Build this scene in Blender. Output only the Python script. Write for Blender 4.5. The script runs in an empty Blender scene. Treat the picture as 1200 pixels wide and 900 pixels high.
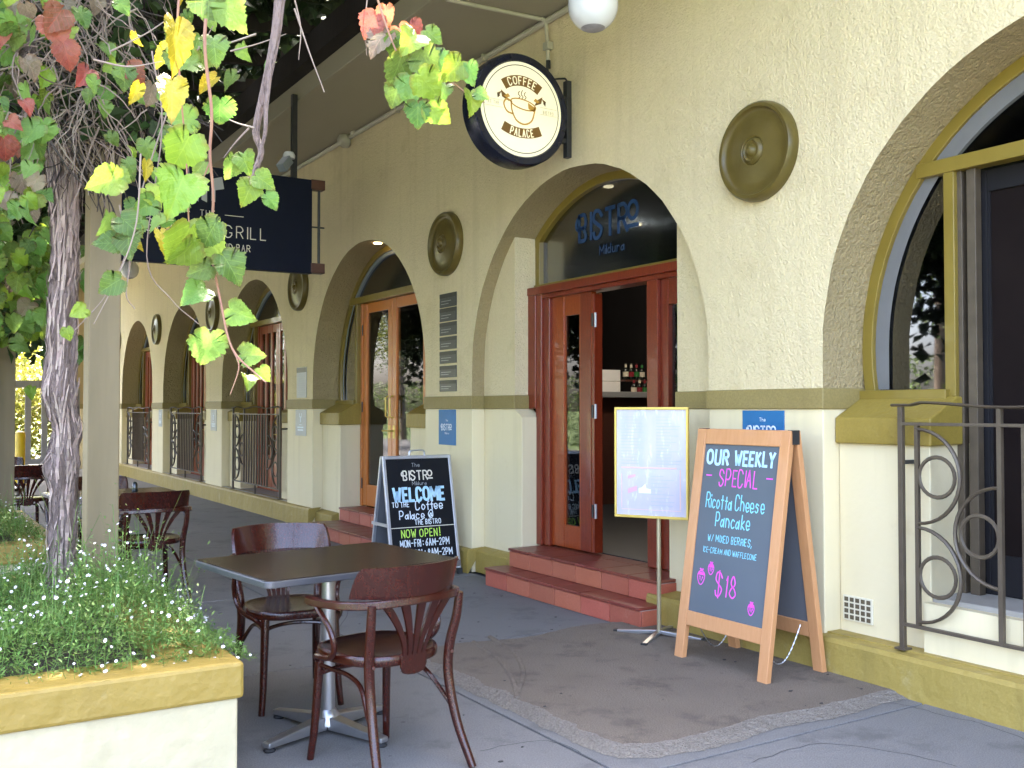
import bpy, math, random
from math import sin, cos, pi, radians, sqrt, atan2
from mathutils import Vector, Matrix
random.seed(7)
scn = bpy.context.scene
col = scn.collection
# ------------------------------------------------------------------ camera, sky, sun, exposure
EYE = 1.4
FPX = 1170.0                                    # focal length in photograph pixels (1200 wide)
YAW = atan2(730, FPX); PITCH = atan2(29, FPX)
cam = bpy.data.cameras.new('camera'); cam.sensor_width = 36; cam.lens = 36 * FPX / 1200
cam.clip_start = .05; cam.clip_end = 2000
co = bpy.data.objects.new('camera', cam); col.objects.link(co)
co.location = (0, 0, EYE); co.rotation_euler = (pi / 2 + PITCH, 0, -YAW)
scn.camera = co
SUN = Vector((.50, .62, 1.25)).normalized()     # towards the sun
w = bpy.data.worlds.new('World'); scn.world = w; w.use_nodes = True
nt = w.node_tree; bg = nt.nodes['Background']
sky = nt.nodes.new('ShaderNodeTexSky'); sky.sky_type = 'NISHITA'; sky.sun_disc = False
sky.sun_elevation = math.asin(SUN.z); sky.sun_rotation = atan2(SUN.x, SUN.y)
sky.air_density = .6; sky.dust_density = 6.0; sky.ozone_density = .2
nt.links.new(sky.outputs[0], bg.inputs[0]); bg.inputs[1].default_value = .15
sl = bpy.data.lights.new('sun', 'SUN'); sl.energy = 2.0; sl.angle = radians(.53); sl.color = (1, .94, .84)
so = bpy.data.objects.new('sun', sl); col.objects.link(so)
so.rotation_euler = (-SUN).to_track_quat('-Z', 'Y').to_euler(); so.location = (5, 5, 20)
vs = scn.view_settings; vs.view_transform = 'Standard'; vs.look = 'None'; vs.gamma = 1; vs.exposure = 4.68
vs.use_curve_mapping = False

# ------------------------------------------------------------------ materials
MATS = {}
def mat(name, c, rough=.6, c2=None, vs=3., vamt=.5, bump=0, bs=40., bdist=.004, metal=0, spec=.5, coat=0,
        stretch=None, detail=4, stain=None, isl=0, trans=0, emit=0, bump2=None, grain=None, streak=None, spots=None):
    m = bpy.data.materials.new(name); m.use_nodes = True; MATS[name] = m
    t = m.node_tree; N = t.nodes; L = t.links; p = N['Principled BSDF']
    p.inputs['Roughness'].default_value = rough; p.inputs['Metallic'].default_value = metal
    p.inputs['Specular IOR Level'].default_value = spec; p.inputs['Coat Weight'].default_value = coat
    tc = N.new('ShaderNodeTexCoord'); mp = N.new('ShaderNodeMapping')
    geo = N.new('ShaderNodeNewGeometry')
    if stretch: L.new(tc.outputs['Object'], mp.inputs[0]); mp.inputs['Scale'].default_value = stretch
    else: L.new(geo.outputs['Position'], mp.inputs[0])
    base = None
    if c2:
        n = N.new('ShaderNodeTexNoise'); n.inputs['Scale'].default_value = vs; n.inputs['Detail'].default_value = detail
        L.new(mp.outputs[0], n.inputs[0])
        r = N.new('ShaderNodeMapRange'); r.inputs[1].default_value = .5 - vamt * .5; r.inputs[2].default_value = .5 + vamt * .5
        L.new(n.outputs[0], r.inputs[0])
        mx = N.new('ShaderNodeMix'); mx.data_type = 'RGBA'
        mx.inputs[6].default_value = (*c, 1); mx.inputs[7].default_value = (*c2, 1)
        L.new(r.outputs[0], mx.inputs[0]); base = mx.outputs[2]
    if stain:
        sc, colr, amt, thr = stain
        n = N.new('ShaderNodeTexNoise'); n.inputs['Scale'].default_value = sc; n.inputs['Detail'].default_value = 8
        n.inputs['Roughness'].default_value = .7
        L.new(mp.outputs[0], n.inputs[0])
        r = N.new('ShaderNodeMapRange'); r.inputs[1].default_value = thr; r.inputs[2].default_value = thr + .12; r.inputs[4].default_value = amt
        L.new(n.outputs[0], r.inputs[0])
        mx = N.new('ShaderNodeMix'); mx.data_type = 'RGBA'; mx.inputs[7].default_value = (*colr, 1)
        if base: L.new(base, mx.inputs[6])
        else: mx.inputs[6].default_value = (*c, 1)
        L.new(r.outputs[0], mx.inputs[0]); base = mx.outputs[2]
    def over(fac, colr):
        nonlocal base
        mx = N.new('ShaderNodeMix'); mx.data_type = 'RGBA'; mx.inputs[7].default_value = (*colr, 1)
        if base: L.new(base, mx.inputs[6])
        else: mx.inputs[6].default_value = (*c, 1)
        L.new(fac, mx.inputs[0]); base = mx.outputs[2]
    def noise(sc, vec, det=3):
        n = N.new('ShaderNodeTexNoise'); n.inputs['Scale'].default_value = sc; n.inputs['Detail'].default_value = det; L.new(vec, n.inputs[0]); return n.outputs[0]
    def rng(v, a, b, lo, hi):
        r = N.new('ShaderNodeMapRange'); r.inputs[1].default_value = a; r.inputs[2].default_value = b; r.inputs[3].default_value = lo; r.inputs[4].default_value = hi; L.new(v, r.inputs[0]); return r.outputs[0]
    if streak:
        m2 = N.new('ShaderNodeMapping'); m2.inputs['Scale'].default_value = (5, 5, .35); L.new(geo.outputs['Position'], m2.inputs[0])
        over(rng(noise(1.6, m2.outputs[0], 5), .52, .72, 0, streak[0]), streak[1])
    if grain:
        over(rng(noise(grain[0], geo.outputs['Position'], 2), .35, .65, 0, grain[1]), tuple(x * grain[2] for x in c))
    if spots:
        vo = N.new('ShaderNodeTexVoronoi'); vo.inputs['Scale'].default_value = spots[0]; L.new(geo.outputs['Position'], vo.inputs[0])
        over(rng(vo.outputs['Distance'], spots[1], spots[1] * .7, 0, spots[2]), spots[3])
    if isl:
        oi = N.new('ShaderNodeObjectInfo'); ad = N.new('ShaderNodeMath'); ad.operation = 'ADD'
        L.new(geo.outputs['Random Per Island'], ad.inputs[0]); L.new(oi.outputs['Random'], ad.inputs[1])
        fr = N.new('ShaderNodeMath'); fr.operation = 'FRACT'; L.new(ad.outputs[0], fr.inputs[0])
        hs = N.new('ShaderNodeHueSaturation')
        r1 = N.new('ShaderNodeMapRange'); r1.inputs[3].default_value = 1 - isl; r1.inputs[4].default_value = 1 + isl
        L.new(fr.outputs[0], r1.inputs[0]); L.new(r1.outputs[0], hs.inputs['Value'])
        r2 = N.new('ShaderNodeMapRange'); r2.inputs[3].default_value = .5 - isl * .06; r2.inputs[4].default_value = .5 + isl * .06
        m7 = N.new('ShaderNodeMath'); m7.operation = 'MULTIPLY'; m7.inputs[1].default_value = 7.13
        f7 = N.new('ShaderNodeMath'); f7.operation = 'FRACT'; L.new(fr.outputs[0], m7.inputs[0]); L.new(m7.outputs[0], f7.inputs[0])
        L.new(f7.outputs[0], r2.inputs[0]); L.new(r2.outputs[0], hs.inputs['Hue'])
        if base: L.new(base, hs.inputs['Color'])
        else: hs.inputs['Color'].default_value = (*c, 1)
        base = hs.outputs[0]
    if base: L.new(base, p.inputs['Base Color'])
    else: p.inputs['Base Color'].default_value = (*c, 1)
    if bump:
        n = N.new('ShaderNodeTexNoise'); n.inputs['Scale'].default_value = bs; n.inputs['Detail'].default_value = 5
        L.new(mp.outputs[0], n.inputs[0])
        b = N.new('ShaderNodeBump'); b.inputs['Strength'].default_value = bump; b.inputs['Distance'].default_value = bdist
        L.new(n.outputs[0], b.inputs['Height'])
        if bump2:
            n2 = N.new('ShaderNodeTexNoise'); n2.inputs['Scale'].default_value = bump2[0]; n2.inputs['Detail'].default_value = 2
            L.new(mp.outputs[0], n2.inputs[0])
            b2 = N.new('ShaderNodeBump'); b2.inputs['Strength'].default_value = bump2[1]; b2.inputs['Distance'].default_value = bump2[2]
            L.new(n2.outputs[0], b2.inputs['Height']); L.new(b2.outputs[0], b.inputs['Normal'])
        L.new(b.outputs[0], p.inputs['Normal'])
    if trans:
        tr = N.new('ShaderNodeBsdfTranslucent'); ms = N.new('ShaderNodeMixShader'); ms.inputs[0].default_value = trans
        if base: L.new(base, tr.inputs[0])
        else: tr.inputs[0].default_value = (*c, 1)
        L.new(p.outputs[0], ms.inputs[1]); L.new(tr.outputs[0], ms.inputs[2])
        L.new(ms.outputs[0], N['Material Output'].inputs[0])
    if emit:
        p.inputs['Emission Strength'].default_value = emit
        if base: L.new(base, p.inputs['Emission Color'])
        else: p.inputs['Emission Color'].default_value = (*c, 1)
    return m
def glass(name, tint=(.75, .8, .8), ior=1.5, k=1.1, ro=.02):
    m = bpy.data.materials.new(name); m.use_nodes = True; MATS[name] = m
    t = m.node_tree; N = t.nodes; L = t.links; N.remove(N['Principled BSDF'])
    tr = N.new('ShaderNodeBsdfTransparent'); tr.inputs[0].default_value = (*tint, 1)
    gl = N.new('ShaderNodeBsdfGlossy'); gl.inputs['Roughness'].default_value = ro
    fr = N.new('ShaderNodeFresnel'); fr.inputs[0].default_value = ior
    mx = N.new('ShaderNodeMath'); mx.operation = 'MULTIPLY_ADD'; mx.inputs[1].default_value = k; mx.inputs[2].default_value = .015; mx.use_clamp = True
    ms = N.new('ShaderNodeMixShader')
    L.new(fr.outputs[0], mx.inputs[0]); L.new(mx.outputs[0], ms.inputs[0]); L.new(tr.outputs[0], ms.inputs[1]); L.new(gl.outputs[0], ms.inputs[2])
    L.new(ms.outputs[0], N['Material Output'].inputs[0])
    return m
mat('stucco', (.67, .555, .325), .85, (.74, .625, .385), 1.3, .8, .8, 85, .016, bump2=(24, .5, .017), stain=(2.2, (.54, .43, .23), .5, .57), streak=(.30, (.48, .385, .22)), grain=(70, .35, .84))
mat('stucco_shaded', (.34, .26, .125), .85, (.40, .31, .155), 2, .8, .9, 60, .026, bump2=(18, .7, .026), grain=(60, .35, .82))  # wall stucco darkened to paint in the shade inside the arches
mat('cream', (.70, .595, .36), .6, (.74, .64, .41), 1.5, .7, .25, 25, .006, bump2=(5, .4, .01), stain=(3, (.60, .49, .28), .45, .60), streak=(.3, (.52, .43, .25)))
mat('cream_side', (.62, .54, .31), .6, (.66, .58, .35), 2, .7, .25, 25, .006)
mat('olive', (.255, .178, .026), .5, (.32, .228, .042), 3, .8, .5, 22, .01, bump2=(7, .5, .012), streak=(.4, (.17, .118, .02)), grain=(80, .3, .75))
mat('olive_gloss', (.175, .120, .016), .34, (.225, .160, .026), 5, .8, .3, 15, .006, coat=.2)
mat('dado', (.235, .178, .055), .6, (.32, .245, .09), 2.5, .8, .5, 30, .008, grain=(90, .4, .75), streak=(.3, (.17, .13, .04)))
mat('plinth', (.30, .213, .040), .6, (.38, .278, .07), 4, .8, .6, 18, .014, bump2=(6, .6, .02), stain=(6, (.45, .37, .18), .6, .58), grain=(90, .35, .8), streak=(.45, (.19, .145, .04)))
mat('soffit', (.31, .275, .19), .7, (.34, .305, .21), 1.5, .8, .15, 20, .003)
mat('conduit', (.40, .37, .27), .5, (.45, .42, .32), 8)
mat('pale_frame', (.13, .128, .125), .5, (.155, .153, .15), 6)
mat('mahogany', (.14, .014, .005), .30, (.25, .036, .009), 5, .9, .12, 60, .002, coat=.25, stretch=(14, 14, 1.3), grain=(90, .4, .6))
mat('orange_wood', (.44, .115, .014), .32, (.58, .19, .03), 5, .9, .12, 60, .002, coat=.2, stretch=(14, 14, 1.3))
mat('red_wood', (.24, .033, .005), .30, (.37, .070, .010), 5, .9, .12, 60, .002, coat=.25, stretch=(14, 14, 1.3), grain=(90, .4, .6))
mat('door_edge', (.16, .045, .018), .5, (.32, .12, .05), 8, .8, .1, 60, .002, stretch=(20, 20, 1.5))
mat('tile', (.40, .098, .052), .5, (.46, .135, .08), 6, .8, .2, 30, .003, isl=.12, stain=(9, (.52, .29, .21), .4, .6), grain=(120, .4, .75))
mat('tile_top', (.17, .034, .021), .36, (.22, .052, .032), 5, .8, .2, 30, .003, isl=.10)
mat('grout', (.42, .33, .30), .9, (.5, .42, .38), 20)
mat('pavement', (.172, .166, .158), .75, (.235, .228, .218), 1.1, .9, .5, 90, .006, detail=8, spec=.3, stain=(2.6, (.108, .105, .102), .75, .53), bump2=(9, .35, .010), grain=(170, .7, .6), spots=(5.5, .075, .6, (.06, .058, .056)))
mat('joint', (.028, .028, .03), .9)
mat('apron', (.185, .148, .112), .9, (.265, .218, .170), 3, .9, .9, 110, .010, detail=9, spec=.25, stain=(3.5, (.112, .092, .074), .8, .53), bump2=(12, .4, .016), grain=(190, .8, .55), spots=(6, .07, .5, (.075, .06, .05)))
mat('apron_edge', (.22, .19, .155), .95, (.33, .29, .24), 70, .9, 1, 130, .018, spec=.2, bump2=(30, .7, .02), grain=(120, .6, .7))
mat('asphalt', (.05, .05, .052), .9, (.07, .07, .07), 3, .8, .5, 120, .004)
mat('far_ground', (.13, .12, .10), .9, (.17, .155, .13), .6, .8)
mat('grass', (.06, .10, .025), .95, (.09, .13, .035), 2, .8)
mat('bronze', (.088, .063, .013), .36, (.135, .098, .024), 9, .8, .4, 25, .006, isl=.05, spec=.35, coat=.06)
mat('black_paint', (.008, .010, .022), .25, (.012, .014, .028), 5)
mat('sign_navy', (.004, .006, .018), .5, (.006, .009, .022), 3, spec=.15)
mat('black_metal', (.018, .018, .02), .45, (.03, .03, .03), 20)
mat('iron', (.060, .043, .027), .5, (.105, .080, .052), 14, .9, .3, 60, .003, metal=.1)
mat('steel', (.42, .42, .43), .32, (.52, .52, .53), 20, .8, metal=.9)
mat('alu', (.50, .50, .52), .4, (.58, .58, .6), 12, metal=.7)
mat('brass', (.62, .44, .09), .35, (.70, .52, .14), 14, metal=.35)
mat('chair_wood', (.024, .0036, .0018), .24, (.060, .0090, .0036), 7, .9, .15, 60, .002, spec=.45, coat=.2, stretch=(9, 9, 3), stain=(30, (.15, .042, .016), .55, .63), grain=(140, .4, .6))
mat('chair_seat', (.011, .004, .003), .24, (.022, .007, .005), 6, .8, .1, 40, .002, spec=.45)
mat('table_top', (.016, .011, .009), .26, (.030, .020, .014), 2.2, .9, .08, 20, .002, spec=.24, stretch=(2, 9, 2), stain=(14, (.07, .05, .04), .5, .64))
mat('table_edge', (.075, .078, .085), .3, (.11, .11, .12), 9, metal=.4)
mat('board_wood', (.50, .225, .085), .42, (.60, .30, .13), 4, .9, .12, 60, .002, stretch=(16, 16, 2), coat=.1)
mat('board_wood_side', (.38, .14, .04), .42, (.48, .20, .06), 4, .9, .12, 60, .002, stretch=(16, 16, 2), coat=.1)
mat('chalk_grey', (.085, .105, .125), .55, (.11, .13, .15), 2.5, .9, detail=7)
mat('chalk_black', (.004, .005, .008), .5, (.008, .009, .012), 3, spec=.2)
mat('chalk_back', (.11, .115, .125), .5, (.14, .145, .155), 3)
mat('c_white', (.80, .86, .90), .8, (.66, .74, .80), 25)
mat('c_blue', (.42, .68, .86), .8, (.55, .78, .92), 30)
mat('c_cyan', (.22, .66, .78), .8, (.30, .72, .84), 30)
mat('c_pink', (.80, .06, .58), .8, (.86, .14, .66), 30)
mat('c_green', (.48, .78, .08), .8, (.58, .85, .15), 30)
mat('c_cream', (.78, .72, .60), .7)
mat('c_grey', (.40, .41, .42), .7)
mat('c_dimgrey', (.16, .15, .14), .7)
mat('c_navy', (.010, .045, .13), .5)
mat('label_blue', (.012, .125, .30), .45, (.016, .14, .33), 4, spec=.3)
mat('sign_face', (.93, .84, .55), .4, (.95, .88, .62), 3, emit=.016)
mat('sign_brown', (.21, .105, .022), .5)
mat('sign_dark', (.05, .035, .02), .5)
mat('sign_gold', (.55, .30, .05), .5, emit=.004)
mat('sign_fade', (.50, .43, .25), .5)
mat('globe', (.70, .70, .72), .22, (.74, .74, .76), 3, coat=.4)
mat('globe_dirt', (.20, .18, .20), .7, (.4, .38, .4), 12)
mat('slate', (.018, .020, .022), .3, (.050, .053, .056), 18, .8, stretch=(5, 2, 6))
mat('slate_head', (.004, .005, .006), .4)
mat('plaque', (.38, .39, .39), .45, (.43, .44, .44), 5)
mat('menu_paper_glare', (.40, .43, .56), .18, (.58, .50, .54), 3.2, .9, coat=.5, stretch=(6, 3.5, 1.2), stain=(7, (.70, .72, .78), .8, .56))  # pale washed patches paint the glare over the sheet
mat('menu_orange', (.66, .46, .44), .3)
mat('menu_pink', (.62, .36, .50), .3)
mat('menu_white', (.74, .74, .78), .3)
mat('menu_grey', (.36, .40, .54), .3)
mat('timber_paint', (.205, .155, .078), .55, (.255, .195, .105), 3, .9, .25, 40, .002, stretch=(8, 8, 1), streak=(.4, (.15, .112, .06)), stain=(30, (.12, .09, .05), .6, .68))
mat('timber_white', (.62, .60, .54), .5)
mat('dark_timber', (.014, .011, .009), .8, (.022, .017, .013), 4, stretch=(8, 8, 1), spec=.2)
mat('planter_cream', (.46, .395, .235), .6, (.51, .445, .285), 2, .8, .5, 18, .012, bump2=(4, .7, .04), streak=(.35, (.36, .30, .17)), stain=(9, (.34, .29, .18), .5, .63))
mat('planter_cap', (.26, .172, .026), .55, (.33, .228, .048), 4, .8, .6, 22, .012, bump2=(8, .6, .016), stain=(7, (.40, .33, .17), .5, .62), streak=(.35, (.18, .12, .025)))
mat('soil', (.045, .032, .022), .95, (.08, .06, .04), 25, .9, 1, 40, .02)
mat('bark', (.17, .115, .095), .9, (.30, .225, .20), 9, .9, .9, 26, .02, stretch=(9, 9, 1.6), detail=9, stain=(12, (.06, .042, .036), .8, .55), bump2=(7, .7, .03))
mat('bark_strip', (.26, .185, .15), .9, (.40, .31, .27), 9, .9, .6, 40, .008, isl=.3)
mat('twig', (.17, .125, .095), .85, (.27, .21, .165), 9, isl=.3)
mat('twig_dark', (.020, .015, .012), .9, (.045, .034, .027), 9, isl=.3)
mat('stem_red', (.24, .10, .075), .6, (.30, .17, .09), 12)
def leafmat(name, c, c2, isl=.2, tr=.42):
    m = mat(name, c, .42, c2, 2.2, .9, .3, 6, .06, isl=isl, stretch=(1, 1, 1), detail=3)
    t = m.node_tree; N = t.nodes; L = t.links; p = N['Principled BSDF']; base = p.inputs['Base Color'].links[0].from_socket
    tc = N.new('ShaderNodeTexCoord'); sx = N.new('ShaderNodeSeparateXYZ'); L.new(tc.outputs['Object'], sx.inputs[0])
    def M(op, a, b=None, c_=None):
        n = N.new('ShaderNodeMath'); n.operation = op
        for i, v in enumerate((a, b, c_)):
            if v is None: continue
            if isinstance(v, (int, float)): n.inputs[i].default_value = v
            else: L.new(v, n.inputs[i])
        return n.outputs[0]
    ax = M('ABSOLUTE', sx.outputs[0]); q = M('FRACT', M('MULTIPLY', M('ADD', sx.outputs[1], M('MULTIPLY', ax, 1.0)), 4.6))
    side = M('LESS_THAN', M('ABSOLUTE', M('SUBTRACT', q, .5)), .05); mid = M('LESS_THAN', ax, .014)
    v = M('MULTIPLY', M('MAXIMUM', side, mid), .45)
    mx = N.new('ShaderNodeMix'); mx.data_type = 'RGBA'; L.new(v, mx.inputs[0]); L.new(base, mx.inputs[6]); mx.inputs[7].default_value = (min(1, c[0] * 1.7 + .04), min(1, c[1] * 1.5 + .04), min(1, c[2] * 1.6 + .02), 1)
    nz = N.new('ShaderNodeTexNoise'); nz.inputs['Scale'].default_value = 5; L.new(tc.outputs['Object'], nz.inputs[0])
    rad = M('SQRT', M('ADD', M('POWER', sx.outputs[0], 2), M('POWER', M('ADD', sx.outputs[1], .36), 2)))
    ed = N.new('ShaderNodeMapRange'); ed.inputs[1].default_value = .56; ed.inputs[2].default_value = .72; ed.inputs[4].default_value = .75; L.new(M('ADD', rad, M('MULTIPLY', nz.outputs[0], .22)), ed.inputs[0])
    m3 = N.new('ShaderNodeMix'); m3.data_type = 'RGBA'; L.new(ed.outputs[0], m3.inputs[0]); L.new(mx.outputs[2], m3.inputs[6]); m3.inputs[7].default_value = (c[0] * .6 + .08, c[1] * .35 + .06, c[2] * .4 + .01, 1); mx = m3
    L.new(mx.outputs[2], p.inputs['Base Color'])
    T_ = N.new('ShaderNodeBsdfTranslucent'); ms = N.new('ShaderNodeMixShader'); ms.inputs[0].default_value = tr
    L.new(mx.outputs[2], T_.inputs[0]); L.new(p.outputs[0], ms.inputs[1]); L.new(T_.outputs[0], ms.inputs[2]); L.new(ms.outputs[0], N['Material Output'].inputs[0])
leafmat('leaf_green', (.095, .195, .028), (.16, .28, .055), .4); leafmat('leaf_lime', (.14, .245, .018), (.21, .32, .036), .35)
leafmat('leaf_yellow', (.33, .28, .010), (.40, .34, .025), .2); leafmat('leaf_red', (.26, .042, .030), (.30, .13, .07), .3); leafmat('leaf_mauve', (.20, .145, .115), (.24, .22, .12), .3)
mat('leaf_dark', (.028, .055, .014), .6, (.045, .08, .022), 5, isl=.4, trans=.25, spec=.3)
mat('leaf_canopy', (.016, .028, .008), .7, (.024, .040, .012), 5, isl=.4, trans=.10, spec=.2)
mat('leaf_tree', (.075, .115, .028), .5, (.10, .14, .035), 3, isl=.4, trans=.35)
mat('leaf_tree_yellow', (.20, .22, .03), .5, (.28, .27, .04), 3, isl=.4, trans=.4)
mat('leaf_tree_gold', (.26, .17, .035), .5, (.20, .18, .04), 3, isl=.4, trans=.35)
mat('herb', (.12, .22, .045), .6, (.19, .31, .07), 8, isl=.35, trans=.35)
mat('petal', (.82, .80, .80), .7, (.84, .70, .74), 30, .8)
mat('trunk_bark', (.10, .075, .055), .9, (.16, .12, .09), 6, stretch=(6, 6, 1))
mat('yellow_paint', (.80, .52, .01), .4)
mat('fence_white', (.24, .235, .235), .6, (.29, .285, .28), 4)
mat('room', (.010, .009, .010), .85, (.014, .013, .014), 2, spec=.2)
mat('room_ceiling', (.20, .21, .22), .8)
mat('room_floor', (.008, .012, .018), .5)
mat('bar_white', (.72, .72, .72), .4)
mat('bar_top', (.30, .31, .32), .3)
mat('bar_red', (.075, .028, .020), .4, (.10, .04, .025), 4)
mat('bottle_glass', (.008, .012, .010), .12, coat=.4)
mat('bottle_red', (.22, .02, .03), .3); mat('bottle_green', (.03, .16, .04), .3); mat('bottle_cream', (.55, .5, .4), .5)
mat('downlight', (1, .72, .38), .5, emit=1.6)
mat('spot_glow', (.85, .9, 1), .5, emit=5)
mat('grey_box', (.20, .23, .26), .4)
mat('screen_mesh', (.009, .006, .0055), .8, (.013, .009, .008), 4, spec=.05)
mat('rubber', (.015, .015, .016), .7)
mat('vent_cream', (.68, .62, .45), .6)
mat('hole_shade', (.10, .075, .04), .9)
mat('debris', (.03, .028, .026), .9)
mat('pale_twig', (.70, .64, .66), .6)
mat('threshold', (.30, .28, .24), .7, (.36, .34, .30), 6)
mat('brick_far', (.30, .22, .10), .8, (.36, .27, .13), 3)
mat('dull_brass', (.40, .34, .21), .35, (.48, .41, .26), 14, metal=.6)
glass('glass_fan', (.16, .18, .20), 1.3, .35, .16); glass('glass', (.62, .66, .66)); glass('glass_dark', (.30, .32, .33), 1.55)

# ------------------------------------------------------------------ mesh helpers
class MB:
    def __init__(s): s.v = []; s.f = []
    def box(s, a, b):
        x0, y0, z0 = a; x1, y1, z1 = b; i = len(s.v)
        x0, x1 = min(x0, x1), max(x0, x1); y0, y1 = min(y0, y1), max(y0, y1); z0, z1 = min(z0, z1), max(z0, z1)
        s.v += [(x0, y0, z0), (x1, y0, z0), (x1, y1, z0), (x0, y1, z0), (x0, y0, z1), (x1, y0, z1), (x1, y1, z1), (x0, y1, z1)]
        s.f += [(i, i + 3, i + 2, i + 1), (i + 4, i + 5, i + 6, i + 7), (i, i + 1, i + 5, i + 4), (i + 1, i + 2, i + 6, i + 5), (i + 2, i + 3, i + 7, i + 6), (i + 3, i, i + 4, i + 7)]
        return s
    def bar(s, p, q, w, h, up=(0, 0, 1)):
        """rectangular bar from p to q; w across, h along up"""
        p = Vector(p); q = Vector(q); d = (q - p).normalized(); u = Vector(up)
        a = d.cross(u).normalized() * w / 2; b = a.cross(d).normalized() * h / 2
        i = len(s.v)
        for c in (p, q):
            for sa, sb in ((-1, -1), (1, -1), (1, 1), (-1, 1)): s.v.append(tuple(c + a * sa + b * sb))
        s.f += [(i + 3, i + 2, i + 1, i), (i + 4, i + 5, i + 6, i + 7)] + [(i + k, i + (k + 1) % 4, i + 4 + (k + 1) % 4, i + 4 + k) for k in range(4)]
        return s
    def prism(s, poly, fn, d0, d1):
        """poly: 2-D outline; fn(u, v, d) -> point; extruded from d0 to d1"""
        n = len(poly); i = len(s.v)
        for d in (d0, d1):
            for u, v in poly: s.v.append(tuple(fn(u, v, d)))
        s.f.append(tuple(range(i, i + n))); s.f.append(tuple(range(i + 2 * n - 1, i + n - 1, -1)))
        for k in range(n): s.f.append((i + k, i + n + k, i + n + (k + 1) % n, i + (k + 1) % n))
        return s
    def tube(s, pts, r, seg=8, caps=True, closed=False, flat=None):
        pts = [Vector(p) for p in pts]; n = len(pts)
        rs = r if isinstance(r, (list, tuple)) else [r] * n
        i = len(s.v); up = None
        for k, p in enumerate(pts):
            if closed: t = pts[(k + 1) % n] - pts[k - 1]
            else: t = pts[min(k + 1, n - 1)] - pts[max(k - 1, 0)]
            t = t.normalized() if t.length > 1e-9 else Vector((0, 0, 1))
            if up is None:
                up = Vector((0, 0, 1)) if abs(t.z) < .9 else Vector((1, 0, 0))
            a = t.cross(up)
            if a.length < 1e-6: a = t.cross(Vector((1, 0, 0)))
            a.normalize(); b = a.cross(t).normalized(); up = b
            fa, fb = flat if flat else (1, 1)
            for j in range(seg):
                g = 2 * pi * j / seg
                s.v.append(tuple(p + (a * cos(g) * fa + b * sin(g) * fb) * rs[k]))
        m = n if closed else n - 1
        for k in range(m):
            k2 = (k + 1) % n
            for j in range(seg):
                j2 = (j + 1) % seg
                s.f.append((i + k * seg + j, i + k * seg + j2, i + k2 * seg + j2, i + k2 * seg + j))
        if caps and not closed:
            s.f.append(tuple(range(i + seg - 1, i - 1, -1))); s.f.append(tuple(range(i + (n - 1) * seg, i + n * seg)))
        return s
    def lathe(s, prof, fn, seg=32, caps=True):
        """prof: [(r, h)]; fn(x, y, h) -> point"""
        i = len(s.v); n = len(prof)
        for r, h in prof:
            for j in range(seg):
                g = 2 * pi * j / seg; s.v.append(tuple(fn(r * cos(g), r * sin(g), h)))
        for k in range(n - 1):
            for j in range(seg):
                j2 = (j + 1) % seg
                s.f.append((i + k * seg + j, i + k * seg + j2, i + (k + 1) * seg + j2, i + (k + 1) * seg + j))
        if caps:
            s.f.append(tuple(range(i + seg - 1, i - 1, -1))); s.f.append(tuple(range(i + (n - 1) * seg, i + n * seg)))
        return s
    def quad(s, *ps):
        i = len(s.v); s.v += [tuple(p) for p in ps]; s.f.append(tuple(range(i, i + len(ps)))); return s
    def ribbon(s, pts, w, fn, closed=False):
        """flat stroke in 2-D (u, v), fn(u, v) -> point"""
        n = len(pts)
        if n < 2: return s
        i = len(s.v)
        for k in range(n):
            if closed: ax, ay = pts[k - 1]; bx, by = pts[(k + 1) % n]
            else: ax, ay = pts[max(k - 1, 0)]; bx, by = pts[min(k + 1, n - 1)]
            dx, dy = bx - ax, by - ay; l = math.hypot(dx, dy) or 1; nx, ny = -dy / l * w / 2, dx / l * w / 2
            u, v = pts[k]
            if not closed and k in (0, n - 1):
                e = w * .35 * (-1 if k == 0 else 1); u += dx / l * e; v += dy / l * e
            s.v.append(tuple(fn(u + nx, v + ny))); s.v.append(tuple(fn(u - nx, v - ny)))
        for k in range(n if closed else n - 1):
            k2 = (k + 1) % n
            s.f.append((i + 2 * k, i + 2 * k + 1, i + 2 * k2 + 1, i + 2 * k2))
        return s
    def mesh(s, name, m, off=(0, 0, 0), smooth=False):
        me = bpy.data.meshes.new(name)
        ox, oy, oz = off
        me.from_pydata([(x - ox, y - oy, z - oz) for x, y, z in s.v], [], s.f)
        me.materials.append(MATS[m])
        if smooth: me.polygons.foreach_set('use_smooth', [True] * len(me.polygons))
        me.update(); return me
    def build(s, name, m, parent=None, bevel=0, smooth=False, kind=None, wn=False):
        off = root_loc(parent)
        o = bpy.data.objects.new(name, s.mesh(name, m, off, smooth)); col.objects.link(o)
        if parent: o.parent = parent
        if bevel:
            b = o.modifiers.new('bevel', 'BEVEL'); b.width = bevel; b.segments = 2; b.limit_method = 'ANGLE'; b.angle_limit = radians(40)
            b.harden_normals = False
        if smooth:
            e = o.modifiers.new('es', 'EDGE_SPLIT'); e.split_angle = radians(38)
        if kind: o['kind'] = kind
        return o
def root_loc(p):
    if p is None: return (0, 0, 0)
    while p.parent: p = p.parent
    return p.location[:]
def thing(name, label, cat, loc=(0, 0, 0), group=None):
    o = bpy.data.objects.new(name, None); col.objects.link(o); o.location = loc; o.empty_display_size = .1
    return tag(o, label, cat, group)
def tag(o, label, cat, group=None):
    o['label'] = label; o['category'] = cat
    if group: o['group'] = group
    return o
def struct(o): o['kind'] = 'structure'; return o
def copy_tree(o, parent=None):
    c = o.copy(); col.objects.link(c); c.parent = parent
    for ch in o.children: copy_tree(ch, c)
    return c
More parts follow.
